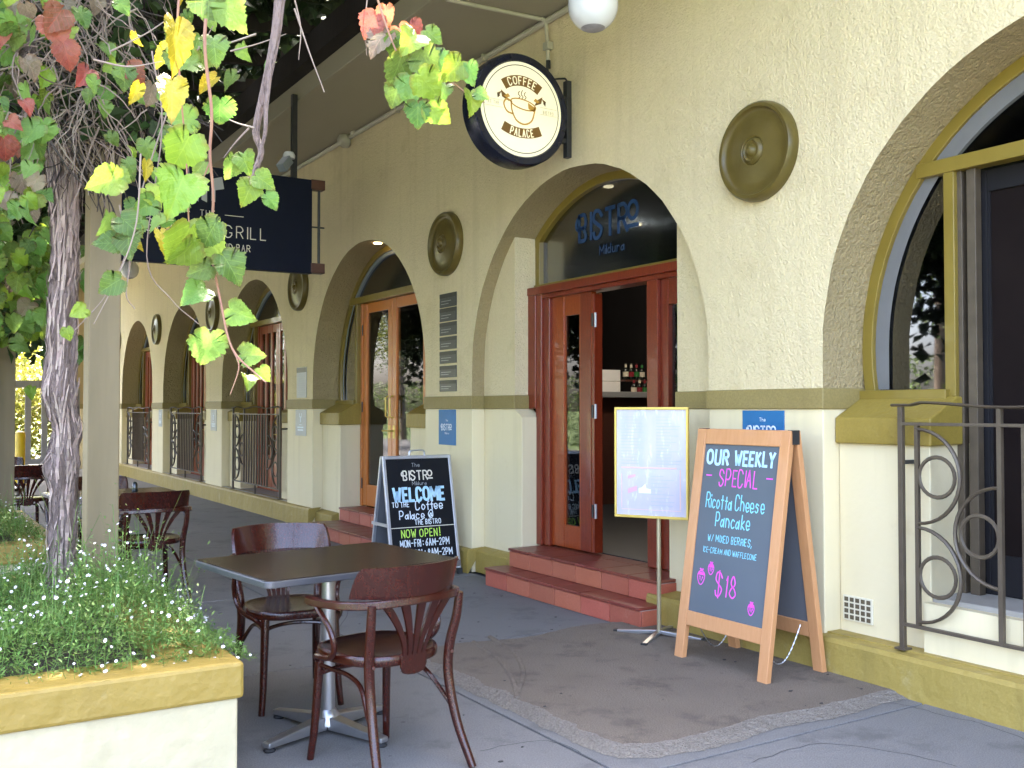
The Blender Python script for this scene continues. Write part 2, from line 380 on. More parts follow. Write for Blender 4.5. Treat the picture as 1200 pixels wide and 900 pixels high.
def piece(name, me, loc, parent, rot=(0, 0, 0), sc=(1, 1, 1)):
    o = bpy.data.objects.new(name, me); col.objects.link(o); r = root_loc(parent)
    o.parent = parent; o.location = (loc[0] - r[0], loc[1] - r[1], loc[2] - r[2]); o.rotation_euler = rot; o.scale = sc
    return o
def ray(px, py):
    fw = Vector((sin(YAW) * cos(PITCH), cos(YAW) * cos(PITCH), sin(PITCH))); r = Vector((cos(YAW), -sin(YAW), 0)); u = r.cross(fw)
    return fw + r * (px - 600) / FPX - u * (py - 450) / FPX
def at(px, py, depth): return Vector((0, 0, EYE)) + ray(px, py) * depth
def catmull(pts, n=6, closed=False):
    P = [Vector(p) for p in pts]; out = []; m = len(P)
    for k in range(m if closed else m - 1):
        p0 = P[k - 1] if (k > 0 or closed) else P[0] * 2 - P[1]
        p1 = P[k]; p2 = P[(k + 1) % m]
        p3 = P[(k + 2) % m] if (k + 2 < m or closed) else P[-1] * 2 - P[-2]
        for j in range(n):
            t = j / n
            out.append(.5 * (2 * p1 + (p2 - p0) * t + (2 * p0 - 5 * p1 + 4 * p2 - p3) * t * t + (3 * p1 - p0 - 3 * p2 + p3) * t ** 3))
    if not closed: out.append(P[-1])
    return out
# ------------------------------------------------------------------ stroke lettering
GL = {'A': (6, "00 3A 60|14 54"), 'B': (6, "00 0A|~0A 4A 57 45 05|~35 52 40 00"), 'C': (6, "~68 4A 1A 07 03 10 40 62"),
 'D': (6, "00 0A|~0A 3A 67 63 30 00"), 'E': (5, "5A 0A 00 50|05 45"), 'F': (5, "5A 0A 00|05 45"), 'G': (6, "~68 4A 1A 07 03 10 40 62|62 64 44"),
 'H': (6, "00 0A|60 6A|05 65"), 'I': (0, "00 0A"), 'K': (6, "00 0A|5A 04|25 60"), 'L': (5, "0A 00 50"), 'M': (8, "00 0A 43 8A 80"),
 'N': (6, "00 0A 60 6A"), 'O': (6, "@3A 08 02 30 62 68"), 'P': (6, "00 0A|~0A 4A 67 44 04"), 'R': (6, "00 0A|~0A 4A 67 45 05|35 60"),
 'S': (6, "~68 4A 1A 07 35 63 40 10 02"), 'T': (6, "0A 6A|3A 30"), 'U': (6, "~0A 03 10 50 63 6A"), 'W': (8, "0A 20 47 60 8A"),
 'X': (6, "0A 60|00 6A"), 'Y': (6, "0A 35 6A|35 30"), '1': (2, "18 2A 20"), '2': (6, "~08 3A 67 00|00 60"), '6': (6, "~5A 16 03 20 53 45 15 03"),
 '8': (6, "@35 17 3A 57|@35 02 30 62"), '$': (6, "~68 4A 1A 07 35 63 40 10 02|3B 3a"), '-': (5, "05 55"), ':': (1, "02 03|07 08"), '!': (1, "1B 13|10 11"),
 '/': (5, "00 5A"), ',': (2, "11 0b"), '@': (7, "@46 23 42 55|~56 54 72 78 4A 05 30 61"), ' ': (1, ""),
 'a': (5, "@25 02 20 42 44|56 50"), 'b': (5, "0A 00|@26 03 20 53"), 'c': (5, "~55 26 03 20 51"), 'd': (5, "@26 03 20 53|5A 50"), 'e': (5, "~03 53 46 16 03 20 51"),
 'f': (4, "~4A 28 20|06 46"), 'g': (5, "@26 03 20 53|~56 5b 2c 0b"), 'h': (5, "0A 00|~04 26 54 50"), 'i': (0, "06 00|08 09"), 'k': (5, "0A 00|46 03 50"), 'l': (0, "0A 00"),
 'n': (5, "06 00|~04 26 54 50"), 'o': (5, "@26 03 20 53"), 'r': (4, "06 00|~04 26 45"), 's': (5, "~55 26 14 43 41 20 01"), 't': (4, "29 20|06 46"), 'u': (5, "~06 02 20 52|56 50")}
def _c(ch): return 11 if ch == 'B' else 10 if ch == 'A' else int(ch) if ch.isdigit() else -(ord(ch) - 96)
def text(mb, s, cu, cv, h, fn, stroke=.09, wf=.1, gap=.32, jit=0, arc=None, align=0, seed=1):
    """write s centred on (cu, cv base line); h cap height; fn(u,v)->3-D; wf width per grid unit / h; arc=(radius) bends the line"""
    rnd = random.Random(seed)
    adv = [(GL[c][0] * wf + gap * (.62 if c in 'Ilitf1:!,' else 1)) * h for c in s]
    tot = sum(adv) - gap * h
    u0 = cu - tot / 2 if align == 0 else cu
    for c, a in zip(s, adv):
        ju, jv, jr, js = (rnd.uniform(-1, 1) * jit * h for _ in range(4))
        sc = 1 + js / h * 1.5
        gw = GL[c][0] * wf * h
        for st in GL[c][1].split('|'):
            if not st: continue
            sm = st[0] == '~'; cl = st[0] == '@'
            raw = st[1:] if sm or cl else st
            pts = [(_c(t[0]) * wf * h * sc, _c(t[1]) * .1 * h * sc) for t in raw.split()]
            if sm or cl:
                pts = [(p.x, p.y) for p in catmull([(x, y, 0) for x, y in pts], 5, cl)]
            else:
                q = []
                for k in range(len(pts) - 1):      # keep corners crisp: one ribbon per segment
                    mb.ribbon([T(pts[k], u0 + ju, cv + jv, jr / h, arc, cu) for pts_ in (0,)] + [T(pts[k + 1], u0 + ju, cv + jv, jr / h, arc, cu)], stroke * h, fn)
                continue
            mb.ribbon([T(p, u0 + ju, cv + jv, jr / h, arc, cu) for p in pts], stroke * h, fn, cl)
        u0 += a
def T(p, u0, v0, r, arc, cu):
    x, y = p; x, y = x + y * r * .8 + u0, y + x * r * .4 + v0
    if arc:
        R, cv = arc                       # circle of radius R about (cu, cv): v measured along the radius
        if R > 0: g = (x - cu) / R; rr = R + y; return (cu + rr * sin(g), cv + rr * cos(g))
        g = (x - cu) / -R; rr = -R - y; return (cu + rr * sin(g), cv - rr * cos(g))
    return (x, y)
# ================================================================== SETTING
X0, XI, XF, XD = 4.25, 4.37, 4.57, 4.64      # wall face, infill face, window frame, door
R, CZ, PIT = 1.46, 1.72, 3.8
BAYS = [2.2 + PIT * k for k in range(6)]
YEND = 25.2
# ---- ground sheets
struct(MB().quad((-400, -400, -.03), (400, -400, -.03), (400, 400, -.03), (-400, 400, -.03)).build('ground', 'grass'))
struct(MB().quad((-11, -60, -.022), (-3.0, -60, -.022), (-3.0, 80, -.022), (-11, 80, -.022)).build('road', 'asphalt'))
struct(MB().quad((-3.0, 17.8, -.006), (12, 17.8, -.006), (12, 34, -.006), (-3.0, 34, -.006)).build('forecourt', 'far_ground'))
pav = struct(MB().box((-2.9, -8, -.3), (4.6, 17.8, -.012)).build('pavement', 'joint'))
struct(MB().box((-3.05, -8, -.3), (-2.9, 17.8, .012)).build('kerb', 'pavement', bevel=.01))
xs = [-2.895, -.9, .72, 2.40, 4.245]
ys = [-8, -4.4, -1.2, .9, 3.02, 5.22, 7.35, 9.4, 11.5, 13.6, 15.7, 17.79]
for i in range(len(xs) - 1):
    for j in range(len(ys) - 1):
        g = .0065
        sb = MB().box((xs[i] + g, ys[j] + g, -.04), (xs[i + 1] - g, ys[j + 1] - g, 0))
        sb.build('paving_slab', 'pavement', pav, bevel=.004)
for q in (((1040, 823), (1075, 830), (1110, 840), (1150, 848), (1215, 872)), ((470, 735), (520, 742), (560, 746)), ((560, 880), (640, 868), (700, 893)), ((420, 700), (395, 742), (402, 790)), ((880, 893), (960, 872), (1040, 880), (1120, 897))):
    gp = []
    for px, py in q:
        d = ray(px, py); p = d * (-EYE / d.z); gp.append((p.x, p.y, 0))
    gp = catmull(gp, 7); rq = random.Random(q[0][0]); gp = [(p.x + rq.uniform(-.008, .008), p.y + rq.uniform(-.008, .008)) for p in gp]
    MB().ribbon(gp, .0035, lambda u, v: (u, v, .0012)).build('crack', 'joint', pav)
# worn aggregate apron in front of the door, with a broken sloping edge
rnd = random.Random(3)
def apron():
    n = 40; m = MB(); e = MB()
    x1, y0, y1 = 4.243, 3.06, 5.20
    inner = []; outer = []
    # outline run: along the near end from the wall, round the corner, along the street side, back to the far end
    pts = [(4.243, 3.10)] + [(4.243 - (4.243 - 2.62) * k / 14, 3.10 + .02 * sin(k)) for k in range(1, 15)]
    pts += [(2.50, 3.19)] + [(2.455 + .006 * sin(k * 1.7), 3.19 + (5.0 - 3.19) * k / 22) for k in range(1, 23)] + [(2.50, 5.14)]
    pts += [(2.5 + (4.243 - 2.5) * k / 12, 5.16 + .04 * sin(k * .9)) for k in range(1, 13)]
    cx, cy = 3.4, 4.15; top = []; low = []
    for k, (x, y) in enumerate(pts):
        d = Vector((cx - x, cy - y)).normalized()
        near = 1 if y < 3.4 else .9 if x < 2.6 else .25
        wdt = (.085 + .03 * rnd.random()) * near + .012
        jx, jy = rnd.uniform(-.008, .008), rnd.uniform(-.008, .008)
        if x > 4.2: d = Vector((0, 1 if y < 4 else -1)); jx = 0
        low.append((x + jx, y + jy, .003)); top.append((x + d.x * wdt + jx, y + d.y * wdt + jy, .026))
    def dens(L_):
        o = []
        for p, q in zip(L_, L_[1:]): o += [tuple(p[i] + (q[i] - p[i]) * t / 4 for i in range(3)) for t in range(4)]
        return o + [L_[-1]]
    low, top = dens(low), dens(top); n = len(low); rows = 6
    for r_ in range(rows):
        t = r_ / (rows - 1)
        for k in range(n):
            f = 1 if 0 < r_ < rows - 1 else .35
            e.v.append((low[k][0] + (top[k][0] - low[k][0]) * t + rnd.uniform(-.006, .006), low[k][1] + (top[k][1] - low[k][1]) * t + rnd.uniform(-.006, .006), .002 + .024 * t ** .8 + (rnd.uniform(-.004, .004) * f if 0 < r_ < rows - 1 else 0)))
    for r_ in range(rows - 1):
        for k in range(n - 1): e.f.append((r_ * n + k, r_ * n + k + 1, (r_ + 1) * n + k + 1, (r_ + 1) * n + k))
    m.v = [e.v[(rows - 1) * n + k] for k in range(n)]; m.f = [tuple(range(n))]
    a = struct(m.build('stone_apron', 'apron')); e.build('broken_edge', 'apron_edge', a)
    for q in (((555, 752), (583, 772), (600, 795), (606, 818)), ((574, 746), (600, 762), (613, 786), (607, 812))):
        gp = []
        for px, py in q:
            d = ray(px, py); t = (.026 - EYE) / d.z; p = Vector((0, 0, EYE)) + d * t; gp.append((p.x, p.y, .025))
        MB().tube(catmull(gp, 5), .011, 6, flat=(1.5, .9)).build('ridge', 'apron', a)
apron()
# ================================================================== BUILDING
B = thing('arcade_building', 'cream stucco arcade with a row of round arches, olive dado band and awning', 'building', (X0, 12, 0))
NA = 44
def arch_pts(c, r=R, n=NA, jit=0, z0=1.51, seed=0):
    rr = random.Random(seed); out = [(c - r, z0)]
    for k in range(n + 1):
        g = pi - pi * k / n; q = r + (rr.uniform(-1, 1) * jit if 0 < k < n else 0)
        out.append((c + q * cos(g), CZ + q * sin(g)))
    return out + [(c + r, z0)]
wm = MB()
TOPZ = 7.2
def sheet(y0, z0, y1, z1): wm.quad((X0, y0, z0), (X0, y0, z1), (X0, y1, z1), (X0, y1, z0))
sheet(-4, 1.51, BAYS[0] - R, TOPZ); 
for k, c in enumerate(BAYS):
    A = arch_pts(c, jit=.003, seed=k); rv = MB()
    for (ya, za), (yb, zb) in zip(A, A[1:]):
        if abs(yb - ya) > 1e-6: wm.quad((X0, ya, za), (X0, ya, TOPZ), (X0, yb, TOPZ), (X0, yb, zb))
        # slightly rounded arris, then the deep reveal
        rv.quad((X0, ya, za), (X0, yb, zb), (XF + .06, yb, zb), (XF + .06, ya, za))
    rv.build('arch_reveal', 'stucco_shaded', B)
    y1 = BAYS[k + 1] - R if k < 5 else YEND
    sheet(c + R, 1.51, y1, TOPZ)
wm.build('stucco_wall', 'stucco', B); 
piers = [(-4, BAYS[0] - R)] + [(c + R, (BAYS[k + 1] - R) if k < 5 else YEND) for k, c in enumerate(BAYS)]
DOWN = (1, 2)        # bays where the pavement runs up to steps (no plinth across)
for (a, b) in piers:
    MB().box((X0, a, 0), (XF + .05, b, 1.40)).build('pier', 'cream', B, bevel=.006)
    MB().box((X0 - .014, a - .012, 1.398), (XF + .045, b + .012, 1.512)).build('dado_band', 'dado', B, bevel=.006)
for k, c in enumerate(BAYS):
    for s in (-1, 1):
        def Y(u): return c + s * u
        if k == 1:
            # solid pier inside the arch, up to the soffit
            ue = .96 if s == 1 else 1.04
            zt = CZ + sqrt(R * R - ue * ue)
            n = 10; pl = [(ue, 1.512)] + [(ue, zt)] + [(R * sin(math.asin(ue / R) + (pi / 2 - math.asin(ue / R)) * j / n), CZ + R * cos(math.asin(ue / R) + (pi / 2 - math.asin(ue / R)) * j / n)) for j in range(1, n + 1)] + [(R, 1.512)]
            pl = [(u + (.004 if u > ue + .01 else 0), z) for u, z in pl]
            MB().prism(pl, lambda u, v, d: (d, Y(u), v), XI, XF + .03).build('arch_pier', 'stucco', B)
            ul = ue - (.11 if s == 1 else .09)
            MB().prism([(R - .004, 0), (R - .004, 1.40), (ue, 1.40), (ul, 1.33), (ul, 0)], lambda u, v, d: (d, Y(u), v), XI, XF - .02).build('infill_wall', 'cream', B, bevel=.006)
            MB().box((XI - .014, Y(R - .014), 1.399), (XF + .02, Y(ue - .012), 1.511)).build('dado_band', 'dado', B, bevel=.006)
            ui = ul
        else:
            ui = .90
            MB().box((XI, Y(R - .003), 0), (XD + .06, Y(ui), 1.225)).build('infill_wall', 'cream', B, bevel=.006)
            pr = [(XI - .035, 1.215), (XI - .035, 1.352), (XF - .02, 1.462), (XF + .05, 1.462), (XF + .05, 1.22)]
            MB().prism(pr, lambda u, v, d: (u, d, v), Y(ui - .03), Y(R - .005)).build('sill', 'olive', B, bevel=.008)
            MB().box((XI + .16, Y(R - .003), 1.20), (XD + .02, Y(ui + .02), 1.5)).build('window_rail', 'olive_gloss', B, bevel=.005)
        if k in DOWN:
            for_pl = (ui + .04) if k == 1 else ui + .03
            MB().prism([(XI - .09, 0), (XI - .09, .185), (XI + .0, .215), (XI + .03, .215), (XI + .03, 0)], lambda u, v, d: (u, d, v), Y(for_pl), Y(R - .0)).build('plinth', 'plinth', B, bevel=.012)
# plinth along the wall
def plinth(a, b, top=.20):
    n = max(2, int((b - a) / .35)); m = MB(); rr = random.Random(int(a * 10))
    prof = [(X0 - .062, -.02), (X0 - .058, top - .02), (X0 - .045, top), (X0 + .10, top + .012)]
    for j in range(n + 1):
        y = a + (b - a) * j / n
        for x, z in prof: m.v.append((x + rr.uniform(-.004, .004) * (x < X0), y, z))
    q = len(prof)
    for j in range(n):
        for i in range(q - 1): m.f.append((j * q + i, (j + 1) * q + i, (j + 1) * q + i + 1, j * q + i + 1))
    m.f.append(tuple(range(q))); m.f.append(tuple(range(n * q + q - 1, n * q - 1, -1)))
    m.build('plinth', 'plinth', B)
plinth(-4, BAYS[1] - .93)
plinth(BAYS[1] + R - .02, BAYS[2] - R + .02)
plinth(BAYS[2] + R - .02, YEND, .225)
for k in (3, 4, 5):
    c = BAYS[k]; MB().box((X0 + .02, c - R, .0), (XD + .3, c + R, .235)).build('porch_floor', 'threshold', B)
c = BAYS[0]
MB().box((X0 + .06, c - .9, .2), (XD + .2, c + .9, .45)).build('porch_floor', 'cream', B)
MB().box((X0 + .12, c - .895, .44), (XD + .21, c + .895, .475)).build('threshold', 'threshold', B, bevel=.005)
MB().box((X0 + .02, c - R, .0), (XI - .002, c + R, .212)).build('ledge', 'plinth', B)
# ---- arched frames and panes
def chord(z, r): return sqrt(max(r * r - (z - CZ) ** 2, 0))
def arc_band(c, r1, r0, x0, x1, z0, uc=99):
    """ring segment above z0, clipped at |u|<uc"""
    m = MB(); n = 40; pa = []
    g0 = math.asin(min(1, max(-1, (z0 - CZ) / r1)))
    g1 = math.acos(min(1, uc / r1)) if uc < r1 else g0
    g0 = max(g0, g1)
    for j in range(n + 1):
        g = g0 + (pi - 2 * g0) * j / n; pa.append(g)
    for x in (x0, x1):
        for g in pa: m.v.append((x, c + r1 * cos(g), CZ + r1 * sin(g)))
        for g in pa: m.v.append((x, c + r0 * cos(g), CZ + r0 * sin(g)))
    N = n + 1
    for j in range(n):
        m.f.append((j, j + 1, N + j + 1, N + j)); m.f.append((2 * N + j, 3 * N + j, 3 * N + j + 1, 2 * N + j + 1))
        m.f.append((N + j, N + j + 1, 3 * N + j + 1, 3 * N + j)); m.f.append((j, 2 * N + j, 2 * N + j + 1, j + 1))
    m.f.append((0, N, 3 * N, 2 * N)); m.f.append((N - 1, 3 * N - 1, 4 * N - 1, 2 * N - 1))
    return m
def arc_poly(c, r, z0, z1, ua, ub, n=24):
    """outline of the region z0<z<z1, ua<u<ub within radius r (u measured from c)"""
    pts = [(ua, z0), (ub, z0)]; top = []
    for j in range(n + 1):
        u = ub + (ua - ub) * j / n; top.append((u, min(z1, CZ + sqrt(max(r * r - u * u, 0)))))
    return pts + top
def leaf_door(name, y0, y1, z0, z1, x, wood, parent, slots, th=.045, stile=.095, glassm='glass', bottom=.2, top=.11):
    """a glazed timber leaf in the plane x; slots = number of glass slots"""
    m = MB(); ya, yb = min(y0, y1), max(y0, y1); panes = []
    wtot = yb - ya; n = slots; gw = (wtot - stile * (n + 1)) / n
    for j in range(n + 1): m.box((x, ya + j * (gw + stile), z0), (x + th, ya + j * (gw + stile) + stile, z1))
    d = m.build(name, wood, parent, bevel=.004)
    for j in range(n):
        a = ya + stile + j * (gw + stile); b = a + gw
        for za, zb_ in ((z0, z0 + bottom), (z1 - top, z1)): MB().box((x + .004, a, za), (x + th - .004, b, zb_)).build('rail', wood, d, bevel=.003)
        MB().box((x + .018, a, z0 + bottom), (x + .024, b, z1 - top)).build('pane', glassm, d)
        for ba in (a, b - .012): MB().box((x + .010, ba, z0 + bottom), (x + .030, ba + .012, z1 - top)).build('bead', wood, d)
    return d
for k, c in enumerate(BAYS):
    zt = 2.43 if k == 1 else 2.68               # top of the transom
    fr = arc_band(c, R + .002, R - .065, XF, XF + .07, 1.48 if k != 1 else zt, 99 if k != 1 else 1.0)
    ft = .03 if k == 1 else .075
    uu = chord(zt, R) if k != 1 else .97
    fr.box((XF - .012, c - uu, zt - ft), (XF + .075, c + uu, zt))
    if k != 1:
        for s in (-1, 1): fr.box((XF - .008, c + s * .885, 1.46), (XF + .07, c + s * .945, zt - ft))
    else:
        for s in (-1, 1): fr.box((XF + .002, c + s * .98, zt), (XF + .07, c + s * .90, CZ + sqrt(R * R - .95 ** 2) - .02))
    f = fr.build('window_frame', 'olive_gloss', B, bevel=.004)
    if k != 1: arc_band(c, R - .063, R - (.15 if k == 0 else .105), XF + .02, XF + .075, zt + .002, 99 if k != 1 else .92).build('inner_frame', 'pale_frame' if k == 0 else 'grey_box', f)
    pg = arc_poly(c, R - .06, zt, 9, -(uu - .05), uu - .05)
    MB().prism(pg, lambda u, v, d: (d, c + u, v), XF + .045, XF + .05).build('pane', 'glass_fan', f)
    if k != 1:
        for s in (-1, 1):
            pg = arc_poly(c, R - .06, 1.5, zt - ft, .94, R - .062)
            MB().prism(pg, lambda u, v, d: (d, c + s * u, v), XF + .045, XF + .05).build('pane', 'glass_dark', f)
            if s == 1:     # pale inner curve of the side light
                m = MB(); q = []
                for j in range(15):
                    z = 1.505 + (zt - ft - 1.505) * j / 14; q.append((z, chord(z, R - .062) if z > CZ else R - .062))
                for (za, ua), (zb, ub) in zip(q, q[1:]):
                    w1 = .09 if k == 0 else .045
                    m.quad((XF + .03, c + ua, za), (XF + .03, c + ub, zb), (XF + .03, c + max(ub - w1, .94), zb), (XF + .03, c + max(ua - w1, .94), za))
                m.build('inner_frame', 'pale_frame' if k == 0 else 'grey_box', f)
# ---- doors
def handle(d, x, y, z):
    m = MB().tube([(x - .012, y, z + .12), (x - .05, y, z + .10), (x - .05, y, z - .10), (x - .012, y, z - .12)], .009, 8)
    m.build('pull_handle', 'brass', d, smooth=True)
    MB().box((x - .006, y - .022, z - .34), (x, y + .022, z - .20)).build('lock_plate', 'brass', d, bevel=.002)
    MB().tube([(x - .01, y, z - .26), (x - .045, y, z - .26), (x - .05, y + .09, z - .26)], .008, 8).build('lever', 'brass', d, smooth=True)
c = BAYS[2]
for i, (a, b) in enumerate(((c - .78, c + .055), (c + .065, c + .835))):
    d = leaf_door('door', a, b, .30, 2.60, XD - .02, 'orange_wood', B, 1, stile=.10, bottom=.24)
    handle(d, XD - .02, b - .05 if i == 0 else a + .05, 1.42)
    for hz in (.55, 1.42, 2.3): MB().tube([(XD - .03, b + .004 if i else a - .004, hz - .06), (XD - .03, b + .004 if i else a - .004, hz + .06)], .008, 8).build('hinge', 'black_metal', d)
[MB().box(*q).build('door_jamb', 'orange_wood', B, bevel=.004) for q in (((XD - .03, c - .895, .29), (XD + .05, c - .785, 2.605)), ((XD - .03, c + .84, .29), (XD + .05, c + .895, 2.605)))]
for k in (3, 4, 5):
    c = BAYS[k]
    for i, (a, b) in enumerate(((c - .82, c - .005), (c + .005, c + .82))):
        d = leaf_door('door', a, b, .237, 2.60, XD - .02, 'red_wood', B, 3, stile=.085, bottom=.5)
        if i == 0: handle(d, XD - .02, b - .045, 1.3)
    [MB().box(*q).build('door_jamb', 'red_wood', B, bevel=.004) for q in (((XD - .03, c - .895, .237), (XD + .05, c - .825, 2.605)), ((XD - .03, c + .825, .237), (XD + .05, c + .895, 2.605)))]
c = BAYS[0]                                       # dark screened doors in the nearest arch
MB().box((XD - .05, c + .86, .475), (XD - .01, c + .90, 2.605)).box((XD - .05, c + .785, .475), (XD + .0, c + .835, 2.605)).build('screen_track', 'iron', B, bevel=.003)
for a, b in ((c - .86, c - .01), (c, c + .86)):
    d = leaf_door('screen_door', a, b, .477, 2.60, XD + .02, 'room', B, 1, stile=.09, bottom=.2, glassm='screen_mesh')
    MB().box((XD + .055, a, .48), (XD + .06, b, 2.6)).build('screen_mesh', 'screen_mesh', d)
    MB().box((XD + .012, b - .32, 1.52), (XD + .02, b - .31, 1.60)).box((XD + .012, b - .32, 2.36), (XD + .02, b - .31, 2.44)).build('catch', 'alu', d)
    MB().box((XD + .008, b - .5, .6), (XD + .02, b - .455, 2.5)).build('mullion', 'mahogany', d)
# mahogany entrance in the second arch
c = BAYS[1]; TZ = .292
E_ = MB()
E_.box((4.50, 6.97, 1.40), (4.60, 6.855, 2.40)).box((4.51, 6.86, TZ), (4.66, 6.78, 2.40)).box((4.535, 6.781, TZ), (4.66, 6.70, 2.335))
E_.build('door_jamb', 'mahogany', B, bevel=.006)
MB().box((4.49, 6.965, 2.335), (4.66, 4.955, 2.40)).box((4.515, 6.855, 2.30), (4.66, 4.96, 2.336)).build('lintel', 'mahogany', B, bevel=.006)
for q in (((4.52, 5.455, TZ), (4.64, 5.335, 2.302)), ((4.55, 5.336, TZ), (4.66, 5.26, 2.302)), ((4.53, 5.03, TZ), (4.66, 4.955, 2.302))): MB().box(*q).build('door_post', 'mahogany', B, bevel=.006)
d = leaf_door('door', 6.70, 6.16, TZ + .01, 2.30, 4.565, 'red_wood', B, 1, stile=.165, bottom=.18, top=.16, glassm='glass')
MB().box((4.558, 6.165, TZ + .012), (4.566, 6.30, 2.295)).build('stile_cover', 'mahogany', d, bevel=.002)
od = MB().box((4.56, 6.152, TZ + .01), (4.64, 6.125, 2.28)).build('open_door', 'mahogany', B, bevel=.003)
MB().box((4.612, 6.128, TZ + .012), (4.640, 6.64, 2.29)).build('leaf', 'door_edge', od, bevel=.003)
for hz in (.62, 1.38, 2.08):
    MB().tube([(4.57, 6.121, hz - .055), (4.57, 6.121, hz + .055)], .010, 8).build('hinge', 'alu', od, smooth=True)
    MB().box((4.552, 6.15, hz - .05), (4.560, 6.13, hz + .05)).build('hinge_plate', 'black_metal', od)
s_ = MB().box((4.555, 5.262, TZ), (4.60, 5.02, .75)).box((4.555, 5.262, 2.12), (4.60, 5.02, 2.302)).build('sidelight', 'mahogany', B, bevel=.004)
MB().box((4.585, 5.262, .75), (4.590, 5.03, 2.12)).build('pane', 'glass', s_)
# fan-light lettering on the glass
m = MB(); fnw = lambda u, v: (XF + .040, 6.02 - u, v)
fb = lambda u, v: (XF + .040, 6.02 - u, v)
def bistro(m, cu, cv, h, fn, st=.15):
    text(m, 'BISTR', cu - .42 * h, cv, h, fn, st, .085, .27)
    m.ribbon([(p.x, p.y) for p in catmull([(cu + (1.42 + .27 * cos(g)) * h, cv + (.70 + .32 * sin(g)) * h, 0) for g in [2 * pi * j / 10 for j in range(10)]], 3, True)], st * h, fn, True)
    m.ribbon([(cu + 1.14 * h, cv + .13 * h), (cu + 1.72 * h, cv + .13 * h)], st * h, fn)
    m.ribbon([(p.x, p.y) for p in catmull([(cu - 1.93 * h, cv + .95 * h, 0), (cu - 2.1 * h, cv + .8 * h, 0), (cu - 2.12 * h, cv + .55 * h, 0), (cu - 1.98 * h, cv + .45 * h, 0)], 4)], st * h, fn)
bistro(m, .02, 2.72, .20, fb); m.build('window_lettering', 'c_navy', B); m = MB(); text(m, 'Mildura', .05, 2.58, .07, fb, .12, .1, .3)
m.build('window_lettering', 'c_navy', B)
# ---- medallions between the arches
def medallion(y, z=2.88, r=.288):
    prof = [(r * .99, .0), (r, .012), (r * .985, .030), (r * .94, .040), (r * .88, .038), (r * .85, .028), (r * .80, .024), (r * .6, .030), (r * .38, .038), (r * .30, .041), (r * .27, .036), (r * .25, .043), (r * .20, .048), (r * .17, .044), (r * .12, .044), (r * .09, .056), (r * .03, .062)]
    MB().lathe(prof, lambda a, b, h: (X0 - h * 1.7, y + a, z + b), 56).build('medallion', 'bronze', B, smooth=True)
for k in range(6): medallion(BAYS[k] + 1.9)
# ---- air vent low on the first infill
MB().box((XI - .012, 3.44, .272), (XI + .0, 3.63, .405)).build('air_vent', 'vent_cream', B, bevel=.003)
hm = MB().box((XI - .0145, -.012, -.011), (XI - .0118, .012, .011))  # dark chips on a solid plate, painting the shade of its holes
hme = hm.mesh('vent_hole_shade', 'hole_shade', (XI - .013, 0, 0))
for i in range(5):
    for j in range(4): piece('vent_hole_shade', hme, (XI - .013, 3.464 + i * .0355, .292 + j * .031), B)
# ---- awning soffit with conduit
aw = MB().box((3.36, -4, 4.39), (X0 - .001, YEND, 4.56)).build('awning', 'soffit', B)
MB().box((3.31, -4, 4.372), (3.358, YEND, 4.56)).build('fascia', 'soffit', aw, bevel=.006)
MB().tube([(X0 - .03, -4, 4.355), (X0 - .03, YEND, 4.355)], .024, 8).build('conduit', 'conduit', aw, smooth=True)
MB().tube(catmull([(3.4, 6.35, 4.375), (4.1, 6.3, 4.375), (X0 - .05, 6.27, 4.36), (X0 - .03, 6.26, 4.25), (X0 - .025, 6.25, 4.02)], 6), .016, 8).build('conduit', 'conduit', aw, smooth=True)
MB().box((X0 - .055, 6.215, 4.13), (X0, 6.285, 4.19)).build('conduit_clip', 'conduit', aw, bevel=.006)
for y in (7.2, 8.9, 12.5): MB().box((X0 - .06, y - .012, 4.325), (X0 - .003, y + .012, 4.385)).build('conduit_clip', 'conduit', aw)
# unseen upper storey and roof added to shade the patio; end wing closes the block
MB().box((X0 + .3, -4, 4.0), (14, YEND, TOPZ - .01)).build('unseen_storey', 'room', B)
MB().box((X0 - .25, -4.2, TOPZ), (14, YEND + .2, TOPZ + .25)).build('cornice', 'cream', B)
W = MB().box((3.72, YEND, 0), (13, YEND + 3.2, 5.4)).build('end_wing', 'brick_far', B)
MB().box((3.68, YEND - .03, 0), (4.6, YEND + .4, 1.40)).build('wing_base', 'cream', W); MB().box((3.66, YEND - .05, 1.40), (4.6, YEND + .4, 1.51)).build('wing_band', 'dado', W)
# interior
MB().box((XD + .35, -4, .0), (11, YEND, .285)).build('interior_floor', 'room_floor', B)
MB().box((XD + .06, 4.2, 0), (5.2, 7.8, .286)).build('interior_floor', 'room_floor', B)
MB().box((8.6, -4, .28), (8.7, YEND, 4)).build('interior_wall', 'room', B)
MB().quad((XD + .1, -4, 3.45), (9, -4, 3.45), (9, YEND, 3.45), (XD + .1, YEND, 3.45)).build('interior_ceiling', 'room_ceiling', B)
for k in (0, 2, 3, 4):
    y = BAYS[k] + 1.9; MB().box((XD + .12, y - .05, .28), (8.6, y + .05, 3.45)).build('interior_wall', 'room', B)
dl = ray(713, 220); dl = dl * ((3.43 - EYE) / dl.z)
for (x, y) in ((dl.x, dl.y), (5.5, 5.0), (5.5, 6.6), (5.6, 9.6), (5.6, 13.4), (7.2, 6.0)):
    MB().lathe([(.045, 0), (.05, .012)], lambda a, b, h: (x + a, y + b, 3.434 + h), 16).build('downlight', 'downlight', B)
bl = MB().lathe([(.05, 0), (.055, .014)], lambda a, b, h: (7.0 + a, 8.6 + b, 3.432 + h), 16).build('downlight', 'downlight', B)
